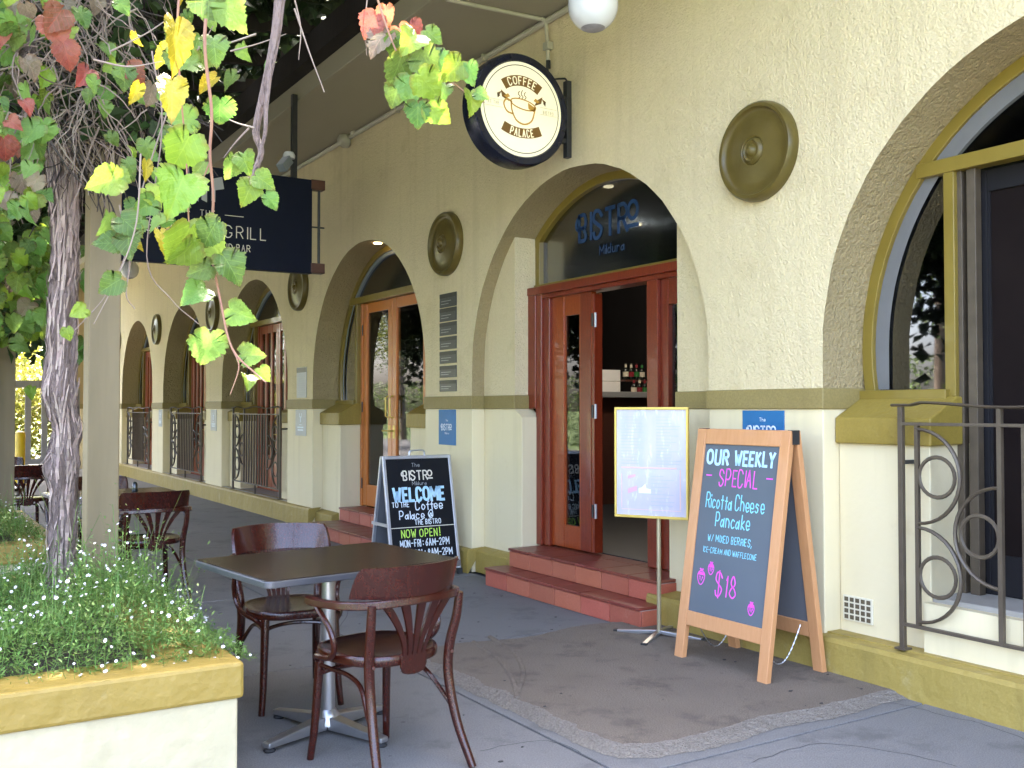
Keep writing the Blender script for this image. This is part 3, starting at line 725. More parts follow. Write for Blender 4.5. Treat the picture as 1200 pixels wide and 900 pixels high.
pl_ = bpy.data.lights.new('downlight_lamp', 'POINT'); pl_.energy = 4; pl_.color = (1, .86, .68); pl_.shadow_soft_size = .05
po = bpy.data.objects.new('downlight_lamp', pl_); col.objects.link(po); po.parent = bl; po.location = Vector((7.0, 8.6, 3.25)) - B.location
MB().lathe([(.04, 0), (.045, .012)], lambda a, b, h: (4.42 + a, 9.8 + b, CZ + R - .012 + h), 16).build('downlight', 'downlight', B)
# ================================================================== OBJECTS
def wp(px, py, X): d = ray(px, py); p = Vector((0, 0, EYE)) + d * (X / d.x); return p
def yp(px, py, Yv): d = ray(px, py); return Vector((0, 0, EYE)) + d * (Yv / d.y)
# ---- tiled steps
def steps(label, y0, y1, xf, xs_, y0u, y1u, zt=(.145, .290), xback=4.66):
    S = thing('entrance_steps', label, 'steps', (xf, (y0 + y1) / 2, 0), 'tiled door steps')
    MB().box((xf + .012, y0 + .01, -.01), (xback, y1 - .01, zt[0] - .012)).box((xs_ + .012, y0u + .01, 0), (xback, y1u - .01, zt[1] - .012)).build('mortar', 'grout', S)
    for lv, (x, a, b, zb, z, xb) in enumerate(((xf, y0, y1, 0, zt[0], xs_ + .02), (xs_, y0u, y1u, zt[0], zt[1], xback))):
        n = 6; L = (b - a) / n; g = .004
        tr = MB().box((0, g, 0), (.012, L - g, z - zb - .026)).mesh('riser_tile', 'tile')
        dep = xb - x
        tt = MB().box((-.012, g, -.020), (min(dep, .30) - g, L - g, .0)).mesh('tread_tile', 'tile_top')
        t2 = MB().box((.30 + g, g, -.018), (dep - g, L - g, -.001)).mesh('tread_tile', 'tile_top') if dep > .34 else None
        for j in range(n):
            for nm, me, zz in (('riser_tile', tr, zb + .002), ('tread_tile', tt, z)):
                o = piece(nm, me, (x, a + j * L, zz), S); bv = o.modifiers.new('bevel', 'BEVEL'); bv.width = .004; bv.segments = 2
            if t2: piece('tread_tile', t2, (x, a + j * L, z), S)
        m = MB().box((x + .014, a - .001, zb + .002), (x + min(dep, .17), a + .010, z - .024)); m.build('end_tile', 'tile', S, bevel=.003)
        m = MB().box((x + .014, b - .010, zb + .002), (x + min(dep, .17), b + .001, z - .024)); m.build('end_tile', 'tile', S, bevel=.003)
    return S
steps('two red tiled steps up to the open mahogany bistro door', 4.93, 6.86, 4.03, 4.215, 4.98, 6.80)
steps('two red tiled steps behind the black sandwich board, before the orange double door', 8.92, 10.62, 3.98, 4.33, 8.92, 10.62)
# ---- bar inside the bistro with bottles
bar = thing('bar_counter', 'bar counter with grey top and white splash panel inside the open doorway', 'counter', (7.3, 9.5, .285))
MB().box((6.4, 9.32, .285), (8.35, 9.75, 1.53)).build('front_panel', 'bar_red', bar)
MB().box((6.35, 9.25, 1.53), (7.72, 9.8, 1.60)).build('counter_top', 'bar_top', bar, bevel=.005)
MB().box((6.4, 9.70, 1.60), (7.62, 9.74, 1.735)).box((6.4, 9.70, 1.74), (7.62, 9.74, 1.875)).build('splash_panel', 'bar_white', bar)
MB().box((7.62, 9.45, 1.53), (8.3, 9.75, 1.56)).box((7.62, 9.60, 1.735), (8.3, 9.75, 1.755)).build('bottle_shelf', 'bar_red', bar)
bn = ('cream', 'red', 'green', 'cream', 'cream', 'red', 'green', 'red')
for i in range(8):
    x = 7.69 + (i % 4) * .085; z = 1.755 if i < 4 else 1.56; y = 9.68 if i < 4 else 9.52
    b = thing('wine_bottle', ('%s dark bottle on the %s bar shelf through the doorway' % (('leftmost', 'second from left', 'third from left', 'rightmost')[i % 4], 'upper' if i < 4 else 'lower')), 'bottle', (x, y, z), 'bottles on the bar')
    MB().lathe([(.034, 0), (.036, .01), (.036, .15), (.028, .18), (.013, .205), (.013, .26), (.015, .262), (.015, .275), (.010, .276)], lambda a, c_, h: (x + a, y + c_, z + h * .72), 14).build('bottle_body', 'bottle_glass', b, smooth=True)
    MB().lathe([(.0375, .04), (.0375, .10)], lambda a, c_, h: (x + a, y + c_, z + h), 14, caps=False).build('bottle_label', 'bottle_' + bn[i], b, smooth=True)
    MB().lathe([(.0145, .152), (.0145, .196), (.012, .2)], lambda a, c_, h: (x + a, y + c_, z + h), 12).build('bottle_cap', 'bottle_' + bn[(i + 3) % 8], b, smooth=True)
# ---- round light-box sign
def round_sign():
    cx, cy, cz = 3.775, 6.0, 3.52; r = .335
    S = thing('round_sign', 'round cream coffee sign with navy rim hung from a black wall bracket', 'sign', (X0, cy, cz))
    f = lambda a, b, h: (cx + a, cy + h, cz + b)
    MB().lathe([(.375, .085), (.398, .07), (.402, 0), (.398, -.07), (.388, -.085), (.345, -.088), (.338, -.078)], f, 72).build('casing', 'black_paint', S, smooth=True)
    fc = MB().lathe([(.3375, -.074), (.337, -.080)], f, 72).build('face', 'sign_face', S)
    def P(h): return lambda u, v: (cx + u, cy - h, cz + v)
    fn = P(.0815); m = MB()
    m.ribbon([(.312 * cos(2 * pi * j / 72), .312 * sin(2 * pi * j / 72)) for j in range(72)], .006, fn, True); m.build('ring_line', 'sign_dark', fc)
    def band(r0, r1, g0, g1, n=18):
        q = []
        for j in range(n + 1): g = g0 + (g1 - g0) * j / n; q.append((g, r0, r1))
        return q
    m = MB()
    def arcband(cv, ra, rb, span, sgn):
        for j in range(20):
            ga = -span + 2 * span * j / 20; gb = -span + 2 * span * (j + 1) / 20
            m.quad(*[fn(rr * sin(g), cv + sgn * rr * cos(g)) for rr, g in ((ra, ga), (ra, gb), (rb, gb), (rb, ga))])
    arcband(.20, .335, .405, .44, -1); m.build('banner', 'sign_brown', fc); m = MB()
    arcband(-.06, .225, .300, .62, 1)
    for s in (-1, 1):
        m.quad(fn(s * .175, .115), fn(s * .130, .085), fn(s * .105, .04), fn(s * .165, .065)); m.quad(fn(s * .165, .105), fn(s * .205, .085), fn(s * .180, .07), fn(s * .20, .05))
    m.build('banner', 'sign_brown', fc)
    m = MB(); f2 = P(.0825)
    text(m, 'COFFEE', 0, .012, .052, f2, .16, .07, .32, arc=(.225, -.06)); m.build('banner_lettering', 'sign_face', fc); m = MB(); text(m, 'PALACE', 0, .010, .050, f2, .16, .07, .34, arc=(-.405, .20))
    m.build('banner_lettering', 'sign_face', fc)
    m = MB()
    for s in (-1, 1): m.quad(f2(s * .150, .075), f2(s * .115, .095), f2(s * .098, .075), f2(s * .128, .062))
    cup = catmull([(-.090, .045, 0), (-.082, -.02, 0), (-.045, -.085, 0), (.02, -.105, 0), (.08, -.075, 0), (.105, -.01, 0), (.110, .03, 0)], 6)
    m.ribbon([(p.x, p.y) for p in cup], .012, f2)
    rim = [(.012 + .105 * cos(g), .035 + .035 * sin(g) - .012 * cos(g)) for g in [2 * pi * j / 40 for j in range(40)]]
    m.ribbon(rim, .009, f2, True)
    hd = catmull([(-.085, .04, 0), (-.125, .055, 0), (-.150, .02, 0), (-.125, -.03, 0), (-.072, -.045, 0)], 6); m.ribbon([(p.x, p.y) for p in hd], .012, f2)
    m.quad(f2(.05, .055), f2(.115, .025), f2(.10, -.005), f2(.055, .01))
    m.build('coffee_cup', 'sign_gold', fc)
    m = MB()
    for k in (-1, 0, 1):
        s = catmull([(.0 + k * .025, .075, 0), (.010 + k * .025, .09, 0), (-.006 + k * .025, .105, 0), (.004 + k * .025, .125 if k else .135, 0)], 5); m.ribbon([(p.x, p.y) for p in s], .006, f2)
    m.build('steam', 'sign_brown', fc)
    m = MB()
    text(m, 'AT THE', -.235, .005, .022, f2, .16, .07, .4); text(m, 'BISTRO', .225, -.005, .022, f2, .16, .07, .4)
    for a, b in ((-.30, -.16), (.155, .295)):
        for v in (-.012, .038): m.ribbon([(a, v), (b, v)], .003, f2)
    m.build('side_lettering', 'sign_fade', fc)
    bk = MB().box((X0 - .045, cy - .025, cz - .27), (X0 - .002, cy + .025, cz + .30)).build('wall_bracket', 'black_metal', S, bevel=.003)
    for dz in (.165, .01, -.15): MB().box((cx + sqrt(.39 ** 2 - dz * dz) - .01, cy - .018, cz + dz - .016), (X0 - .04, cy + .018, cz + dz + .016)).build('arm', 'black_metal', bk)
    MB().tube(catmull([(X0 - .025, 6.25, 4.03), (X0 - .03, 6.25, 3.98), (X0 - .035, 6.22, 3.90), (X0 - .04, 6.08, 3.86), (X0 - .035, 6.01, 3.84), (X0 - .025, 6.0, cz + .29)], 6), .007, 6).build('cable', 'rubber', S, smooth=True)
    MB().tube([(X0 - .025, 6.25, 4.05), (X0 - .025, 6.25, 3.99)], .018, 10).build('cable_gland', 'rubber', S)
    for a in (.6, 1.9): pass
round_sign()
# ---- black hanging sign
def hanging_sign():
    Yh = 9.2
    S = thing('hanging_sign', 'large navy black hanging sign with thin pale lettering, behind the vine', 'sign', (3.3, Yh, 4.39))
    b = MB().box((1.70, Yh - .045, 2.70), (3.44, Yh + .045, 3.61)).build('sign_board', 'sign_navy', S, bevel=.004)
    for z in (2.71, 3.52): MB().box((3.43, Yh - .05, z), (3.57, Yh + .05, z + .095)).build('end_block', 'bar_red', S, bevel=.004)
    MB().tube([(3.525, Yh, 2.75), (3.525, Yh, 3.57)], .014, 8).build('end_rod', 'black_metal', S); MB().tube([(3.44, Yh, 3.16), (3.58, Yh, 3.16)], .008, 6).build('end_rod', 'black_metal', S)
    for x in (1.95, 3.27): MB().box((x - .025, Yh - .025, 3.60), (x + .025, Yh + .025, 4.42)).build('hanger', 'black_metal', S)
    fn = lambda u, v: (u, Yh - .048, v); m = MB(); cx = 2.44
    for i in range(2): m.quad(fn(cx - .13 + i * .075, 3.30), fn(cx - .08 + i * .075, 3.28), fn(cx - .08 + i * .075, 3.50), fn(cx - .13 + i * .075, 3.52))
    m.quad(fn(cx + .035, 3.30), fn(cx + .07, 3.29), fn(cx + .07, 3.40), fn(cx + .15, 3.42), fn(cx + .13, 3.53), fn(cx + .035, 3.50))
    m.build('emblem', 'c_grey', b)
    m = MB(); text(m, 'SPANISH GRILL', cx, 2.98, .105, fn, .085, .095, .42); m.build('lettering', 'c_cream', b); m = MB(); text(m, 'STEAKHOUSE AND BAR', cx, 2.86, .058, fn, .12, .085, .32); m.build('lettering', 'c_cream', b); m = MB(); text(m, 'THE', cx, 3.155, .052, fn, .10, .1, .4); m.build('lettering', 'c_cream', b); m = MB(); m.ribbon([(cx - .33, 3.18), (cx - .16, 3.18)], .006, fn); m.build('rule_line', 'c_cream', b); m = MB(); m.ribbon([(cx + .16, 3.18), (cx + .33, 3.18)], .006, fn)
    m.build('rule_line', 'c_cream', b)
    T_ = thing('spotlight', 'small grey spotlight on the hanger above the navy sign', 'light', (3.2, Yh - .06, 3.78))
    MB().tube([(3.27, Yh, 3.79), (3.2, Yh - .06, 3.79)], .012, 8).build('arm', 'black_metal', T_)
    MB().lathe([(.055, 0), (.06, .03), (.045, .06)], lambda a, c_, h: (3.2 + a, Yh - .06 + c_, 3.78 + h), 16).build('mount', 'globe', T_, smooth=True)
    MB().bar((3.19, Yh - .07, 3.77), (3.10, Yh - .13, 3.66), .085, .085).build('lamp_head', 'grey_box', T_, bevel=.008)
hanging_sign()
# ---- globe lamps under the awning edge
def globe(p, r, label):
    G = thing('globe_lamp', label, 'lamp', p, 'globe lamps under the awning')
    x, y, z = p
    MB().lathe([(r * sin(pi * (.004 + .992 * j / 24)), -r * cos(pi * (.004 + .992 * j / 24)) * 1.05) for j in range(25)], lambda a, b, h: (x + a, y + b, z + h), 32).build('globe', 'globe', G, smooth=True)
    MB().lathe([(.002, -r * 1.052)] + [(r * 1.004 * sin(pi * .16 * j / 5), -r * 1.056 * cos(pi * .16 * j / 5)) for j in range(1, 6)], lambda a, b, h: (x + a, y + b, z + h), 24, caps=False).build('dust_patch', 'globe_dirt', G, smooth=True)
    MB().lathe([(.06, r * .98), (.065, r * 1.15), (.03, r * 1.2)], lambda a, b, h: (x + a, y + b, z + h), 16).build('gallery', 'black_metal', G, smooth=True)
    MB().tube([(x, y, z + r * 1.1), (x, y, 4.39)], .012, 8).build('rod', 'conduit', G)
globe(tuple(yp(695, 6, 4.75)), .150, 'white glass globe lamp with a dusty base, right of the round coffee sign')
g2 = wp(152, 316, 3.55); globe(tuple(g2), .155, 'far white globe lamp below the left end of the navy sign')
# ---- bulkhead light on the conduit
p = wp(405, 165, X0 - .05)
S = thing('bulkhead_light', 'small grey bulkhead light on the conduit under the awning', 'light', (X0, p.y, p.z))
MB().lathe([(.075, 0), (.08, .05), (.06, .10), (.03, .115)], lambda a, b, h: (X0 - .02 - h, p.y + a, p.z + b), 20).build('lamp_body', 'conduit', S, smooth=True)
MB().lathe([(.05, 0), (.055, .03), (.03, .05)], lambda a, b, h: (X0 - .01 - h, p.y - .17 + a, p.z + .06 + b), 16).build('junction_box', 'conduit', S, smooth=True)
# ---- plaques and placards on the piers
def plate(name, label, cat, pa, pb, X=X0, m='label_blue', th=.008, group=None):
    a = wp(*pa, X); b = wp(*pb, X)
    y0, y1, z0, z1 = min(a.y, b.y), max(a.y, b.y), min(a.z, b.z), max(a.z, b.z)
    t = thing(name, label, cat, (X, (y0 + y1) / 2, z0), group)
    MB().box((X - th, y0, z0), (X - .0005, y1, z1)).build('plate', m, t, bevel=.002)
    return t, (y0 + y1) / 2, z0, y1 - y0, z1 - z0
def small_label(t, X, yc, z0, w_, h_, h=.05):
    fn = lambda u, v: (X - .0095, yc - u, v); m = MB()
    bistro(m, .0, z0 + h_ * .42, h, fn, .17); m.build('lettering', 'c_white', t); m = MB(); text(m, 'The', 0, z0 + h_ * .42 + h * 1.5, h * .35, fn, .14); m.build('lettering', 'c_white', t); m = MB(); text(m, 'Mildura', 0, z0 + h_ * .42 - h * .7, h * .35, fn, .14)
    m.build('lettering', 'c_white', t)
t, yc, z0, w_, h_ = plate('blue_notice', 'bright blue notice below the column of slate placards', 'sign', (515, 480), (534.5, 522), group='blue notices')
small_label(t, X0, yc, z0, w_, h_, .052)
t, yc, z0, w_, h_ = plate('blue_notice', 'bright blue notice behind the top of the wooden sandwich board', 'sign', (871, 481), (920, 535), group='blue notices')
small_label(t, X0, yc, z0, w_, h_, .058)
ordn = ('topmost', 'second from top', 'third from top', 'middle', 'third from bottom', 'second from bottom', 'lowest')
for i in range(7):
    t, yc, z0, w_, h_ = plate('slate_placard', '%s of the seven small slate placards stacked on the pier' % ordn[i], 'placard', (516, 345.5 + i * 16.75), (535.5, 358 + i * 16.75), m='slate', group='slate placards on the pier')
    MB().box((X0 - .0095, yc - w_ / 2 + .002, z0 + h_ * .68), (X0 - .0078, yc + w_ / 2 - .002, z0 + h_ * .97)).build('dark_header', 'slate_head', t)
    m = MB(); fn = lambda u, v: (X0 - .0092, yc - u, v)
    for j in range(2): m.ribbon([(-w_ * .40, z0 + h_ * (.25 + .2 * j)), (w_ * (.05 + .15 * j), z0 + h_ * (.25 + .2 * j))], .004, fn)
    m.build('lettering', 'plaque', t)
def grey_plaque(label, pa, pb):
    t, yc, z0, w_, h_ = plate('grey_plaque', label, 'plaque', pa, pb, m='plaque', group='grey plaques on the piers')
    fn = lambda u, v: (X0 - .0095, yc - u, v); m = MB()
    m.ribbon([(0, z0 + h_ * .55), (0, z0 + h_ * .70)], .035, fn); m.ribbon([(-.035, z0 + h_ * .84), (-.03, z0 + h_ * .73), (0, z0 + h_ * .70), (.03, z0 + h_ * .73), (.035, z0 + h_ * .84)], .018, fn)
    for j, ww in enumerate((.25, .55, .5)): m.ribbon([(-w_ * ww / 2, z0 + h_ * (.42 - .1 * j)), (w_ * ww / 2, z0 + h_ * (.42 - .1 * j))], .018 if j else .008, fn)
    m.build('emblem', 'c_white', t)
grey_plaque('grey plaque with white emblem below the small black-headed menu panel', (347, 480), (359, 511))
grey_plaque('grey plaque with white emblem between the second and third railings from the left', (247.5, 480), (254, 505))
grey_plaque('farthest grey plaque, left of the middle railing', (186.5, 480), (190, 500))
t, yc, z0, w_, h_ = plate('menu_board', 'tall pale menu panel with black header on a far pier', 'panel', (348.5, 431), (359.5, 466), m='plaque')
MB().box((X0 - .0095, yc - w_ / 2 + .002, z0 + h_ * .83), (X0 - .0078, yc + w_ / 2 - .002, z0 + h_ * .99)).build('dark_header', 'slate_head', t)
m = MB(); fn = lambda u, v: (X0 - .0092, yc - u, v)
for j in range(9): m.ribbon([(-w_ * .36, z0 + h_ * (.1 + .075 * j)), (w_ * .36, z0 + h_ * (.1 + .075 * j))], .006, fn)
m.build('menu_lines', 'c_grey', t)
# ---- iron railings
def railing(c, z0, label, hw=1.03, X=4.27):
    H = 1.41 - z0
    T = thing('iron_railing', label, 'railing', (X, c, z0), 'scrolled iron railings in the arches')
    L = lambda u, v: (X, c + u, z0 + v)
    t = .011
    m = MB()
    for s in (-1, 1): m = MB().bar(L(s * hw, 0), L(s * hw, H), .026, .026, (1, 0, 0)); m.box((X - .03, c + s * hw - .03, z0), (X + .03, c + s * hw + .03, z0 + .010)); m.build('post', 'iron', T, bevel=.002)
    for s in (-1, 1): MB().bar((X, c + s * hw, z0 + H * .77), (XI, c + s * hw, z0 + H * .77), .02, .02).build('wall_tie', 'black_metal', T)
    q = []
    for j in range(41):
        u = -hw - .05 + (2 * hw + .1) * j / 40; a = abs(u) / hw
        q.append(L(u, H + .008 + (.012 * cos(a * pi * 2.2) if a < .93 else .0)))
    MB().tube(q, .014, 6, flat=(1.4, .6)).build('top_rail', 'iron', T, smooth=True)
    MB().bar(L(-hw, H - .085), L(hw, H - .085), .024, .016).build('rail', 'iron', T, bevel=.002)
    MB().bar(L(-hw, .125), L(hw, .125), .024, .016).build('rail', 'iron', T, bevel=.002)
    MB().bar(L(0, 0), L(0, .12), .022, .022, (1, 0, 0)).build('foot', 'iron', T)
    zt, zb = H - .09, .13
    for s in (-1, 1):
        MB().bar(L(s * (hw - .09), zb), L(s * (hw - .09), zt), .020, .020, (1, 0, 0)).build('bar', 'iron', T)
        MB().bar(L(s * (hw - .52), zb), L(s * (hw - .52), H), .022, .022, (1, 0, 0)).build('bar', 'iron', T)
        hh = (zt - zb - .06) / 2
        for v0 in (zb + .02, zb + .04 + hh):
            r = hh / 2; cv = v0 + r
            MB().tube([L(s * (hw - .09 - 1.0 * r * sin(pi * j / 18)), cv - r * cos(pi * j / 18)) for j in range(19)], .011, 6, flat=(1.2, .8)).build('scroll', 'iron', T, smooth=True)
            rr = r * .42
            MB().tube([L(s * (hw - .10 - rr + rr * cos(2 * pi * j / 24)), cv + rr * sin(2 * pi * j / 24)) for j in range(24)], .010, 6, closed=True).build('ring', 'iron', T, smooth=True)
        r = hh / 2; cv = (zt + zb) / 2 - .02; rr = r * .42
        MB().tube([L(s * (hw - .52 + 1.0 * r * sin(pi * j / 18)), cv - r * cos(pi * j / 18)) for j in range(19)], .011, 6, flat=(1.2, .8)).build('scroll', 'iron', T, smooth=True)
        MB().tube([L(s * (hw - .51 + rr + rr * cos(2 * pi * j / 24)), cv + rr * sin(2 * pi * j / 24)) for j in range(24)], .010, 6, closed=True).build('ring', 'iron', T, smooth=True)
    n = 9
    for j in range(1, n): 
        u = -(hw - .52) + 2 * (hw - .52) * j / n
        MB().bar(L(u, zb), L(u, zt), .018, .018, (1, 0, 0)).build('bar', 'iron', T)
railing(BAYS[0] - .04, .212, 'scrolled iron railing at the right edge, in the nearest arch')
railing(BAYS[3] - .1, .236, 'scrolled iron railing beside the pier with the menu panel, third from left')
railing(BAYS[4] - .1, .236, 'middle of the three far scrolled iron railings')
railing(BAYS[5] - .1, .236, 'farthest scrolled iron railing, nearest the painted post')
# ---- wooden sandwich board
def wooden_board():
    yl, yr = 4.275, 3.585; H = 1.285; S = thing('sandwich_board', 'wooden A-frame chalkboard with pink and blue specials writing', 'sandwich board', (3.95, 3.93, 0), 'sandwich boards')
    Wd = yl - yr
    def face(xt, xb, sgn):
        V = Vector((xt - xb, 0, H)); Ln = V.length; V.normalize(); N = Vector((-V.z, 0, V.x)) if sgn > 0 else Vector((V.z, 0, -V.x))
        return Ln, (lambda u, v, d: Vector((xb, yl, .0)) + Vector((0, -1, 0)) * u + V * v + N * d)
    for sgn, xt, xb, nm in ((1, 3.935, 3.745, 'front_frame'), (-1, 3.975, 4.165, 'back_frame')):
        Ln, P = face(xt, xb, sgn)
        def rect(m, u0, u1, v0, v1, d0, d1): m.prism([(u0, v0), (u1, v0), (u1, v1), (u0, v1)], P, d0, d1)
        f = None
        m = MB(); rect(m, 0, .066, 0, Ln, -.017, .017); f = m.build(nm, 'board_wood', S, bevel=.004)
        m = MB(); rect(m, Wd - .066, Wd, 0, Ln, -.017, .017); m.build('stile', 'board_wood', f, bevel=.004)
        for va, vb in ((Ln - .085, Ln), (.205, .285)): m = MB(); rect(m, .0663, Wd - .0663, va, vb, -.016, .016); m.build('rail', 'board_wood', f, bevel=.004)
        m = MB(); rect(m, .06, Wd - .06, .28, Ln - .08, -.006, .006); pn = m.build('chalk_panel', 'chalk_grey' if sgn > 0 else 'chalk_back', f)
        for u in (.033, Wd - .033):
            m = MB(); rect(m, u - .014, u + .014, -.008, .004, -.012, .012); m.build('rubber_foot', 'rubber', f)
        if sgn < 0: continue
        fn = lambda u, v: P(u + Wd / 2, v, .0075)
        def line(s, u, v, h, mt, **k):
            m = MB(); text(m, s, u, v, h, fn, **k); m.build('chalk_writing', mt, pn)
        line('OUR', -.170, 1.105, .076, 'c_blue', stroke=.21, wf=.085, gap=.30, jit=.03, seed=2); line('WEEKLY', .105, 1.108, .071, 'c_blue', stroke=.21, wf=.075, gap=.26, jit=.03, seed=3)
        line('SPECIAL', .0, .990, .088, 'c_pink', stroke=.085, wf=.062, gap=.19, jit=.03, seed=4)
        line('-', -.225, 1.0, .08, 'c_pink', stroke=.09); line('-', .225, 1.005, .08, 'c_pink', stroke=.09)
        line('Ricotta Cheese', -.01, .862, .078, 'c_cyan', stroke=.085, wf=.058, gap=.17, jit=.03, seed=5)
        line('Pancake', -.01, .765, .076, 'c_cyan', stroke=.09, wf=.062, gap=.19, jit=.03, seed=6)
        line('W/ MIXED BERRIES,', -.02, .682, .036, 'c_cyan', stroke=.12, wf=.07, gap=.25, jit=.05, seed=7)
        line('ICE-CREAM AND WAFFLECONE', -.01, .618, .028, 'c_cyan', stroke=.12, wf=.07, gap=.24, jit=.05, seed=8)
        line('$18', -.01, .40, .115, 'c_pink', stroke=.07, wf=.065, gap=.25, jit=.04, seed=9)
        m = MB()
        for u, v, s in ((-.205, .475, .036), (-.135, .53, .028), (.185, .365, .028)):
            o = [(u + s * .75 * sin(g) * (1 + .25 * cos(g)), v + s * cos(g) * 1.05) for g in [2 * pi * j / 16 for j in range(16)]]
            m.ribbon(o, .006, fn, True)
            for j in range(7): a = random.Random(j).uniform(-.4, .4) * s; b = random.Random(j + 9).uniform(-.5, .5) * s; m.ribbon([(u + a, v + b), (u + a, v + b + .006)], .006, fn)
            for a in (-.35, 0, .35): m.ribbon([(u, v + s), (u + a * s, v + s * 1.35)], .007, fn)
            m.ribbon([(u - s * .5, v + s * .62), (u + s * .5, v + s * .62)], .016, fn)
        m.build('chalk_drawing', 'c_pink', pn)
    MB().box((3.93, yr - .004, H - .07), (3.98, yr + .03, H + .004)).box((3.93, yl - .03, H - .07), (3.98, yl + .004, H + .004)).build('hinge', 'black_metal', S)
    for y in (yl - .10, yr + .12):
        q = [(3.79 + .33 * j / 20, y, .27 - .20 * sin(pi * j / 20)) for j in range(21)]; m = MB()
        for a, b in zip(q, q[1:]):
            mid = [(a[i] + b[i]) / 2 for i in range(3)]; m.tube([a, mid, b], [.002, .0045, .002], 5)
        m.build('chain', 'steel', S)
wooden_board()
# ---- black metal sandwich board
def black_board():
    xl, xr = 3.50, 4.145; S = thing('sandwich_board', 'black metal-edged A-frame board with white welcome writing, behind the table', 'sandwich board', (3.82, 7.68, 0), 'sandwich boards')
    Wd = xr - xl; H = 1.0
    for sgn, yt, yb, nm in ((1, 7.665, 7.46, 'front_panel'), (-1, 7.695, 7.92, 'back_panel')):
        V = Vector((0, yt - yb, H)); Ln = V.length; V.normalize(); N = Vector((0, -V.z, V.y)) if sgn > 0 else Vector((0, V.z, -V.y))
        P = lambda u, v, d, yb=yb, V=V, N=N: Vector((xl, yb, 0)) + Vector((1, 0, 0)) * u + V * v + N * d
        m = MB(); m.prism([(.012, .06), (Wd - .012, .06), (Wd - .012, Ln - .015), (.012, Ln - .015)], P, -.008, .004); pn = m.build(nm, 'chalk_black' if sgn > 0 else 'chalk_back', S)
        for u0, u1, v0, v1, e in ((0, .026, .0, Ln, 0), (Wd - .026, Wd, .0, Ln, 0), (.0262, Wd - .0262, .05, .076, .001), (.0262, Wd - .0262, Ln - .026, Ln, .001)): MB().prism([(u0, v0), (u1, v0), (u1, v1), (u0, v1)], P, -.014 + e, .012 - e).build('edge_trim', 'alu', pn, bevel=.003)
        for u in (.013, Wd - .013): MB().prism([(u - .02, -.002), (u + .02, -.002), (u + .02, .05), (u - .02, .05)], P, -.018, .018).build('rubber_foot', 'rubber', pn)
        if sgn < 0: continue
        fn = lambda u, v: P(u + Wd / 2, v, .0055)
        def line(s, u, v, h, mt, **k):
            m = MB(); text(m, s, u, v, h, fn, **k); m.build('chalk_writing', mt, pn)
        m = MB(); bistro(m, 0, .815, .075, fn, .15); m.build('printed_name', 'c_cream', pn)
        line('The', -.02, .925, .032, 'c_grey', stroke=.1); line('Mildura', .0, .770, .03, 'c_grey', stroke=.1)
        line('WELCOME', -.01, .640, .105, 'c_blue', stroke=.22, wf=.07, gap=.24, jit=.02, seed=3)
        line('TO THE', -.19, .590, .040, 'c_white', stroke=.17, wf=.08, gap=.28, jit=.03); line('Coffee', .075, .560, .072, 'c_white', stroke=.13, wf=.085, gap=.25, jit=.03)
        line('Palace @', -.055, .487, .066, 'c_white', stroke=.13, wf=.085, gap=.27, jit=.03, seed=5); line('THE BISTRO', .05, .438, .040, 'c_white', stroke=.16, wf=.075, gap=.28, jit=.03)
        m = MB(); m.ribbon([(-Wd / 2 + .02, .418), (Wd / 2 - .02, .418)], .006, fn); m.build('chalk_line', 'c_cream', pn)
        line('NOW OPEN!', -.03, .335, .062, 'c_green', stroke=.14, wf=.078, gap=.28, jit=.03, seed=6)
        line('MON-FRI : 6AM-2PM', .005, .258, .056, 'c_white', stroke=.14, wf=.060, gap=.20, jit=.03, seed=7); line('SAT-SUN : 8AM-2PM', .005, .172, .056, 'c_white', stroke=.14, wf=.064, gap=.21, jit=.03, seed=8)
    MB().tube(catmull([(3.76, 7.68, .99), (3.765, 7.68, 1.035), (3.80, 7.68, 1.045), (3.87, 7.68, 1.045), (3.90, 7.68, 1.035), (3.905, 7.68, .99)], 4), .008, 6).build('carry_handle', 'alu', S, smooth=True)
    MB().box((xl - .004, 7.52, .42), (xl + .01, 7.86, .445)).build('spreader', 'alu', S)
black_board()
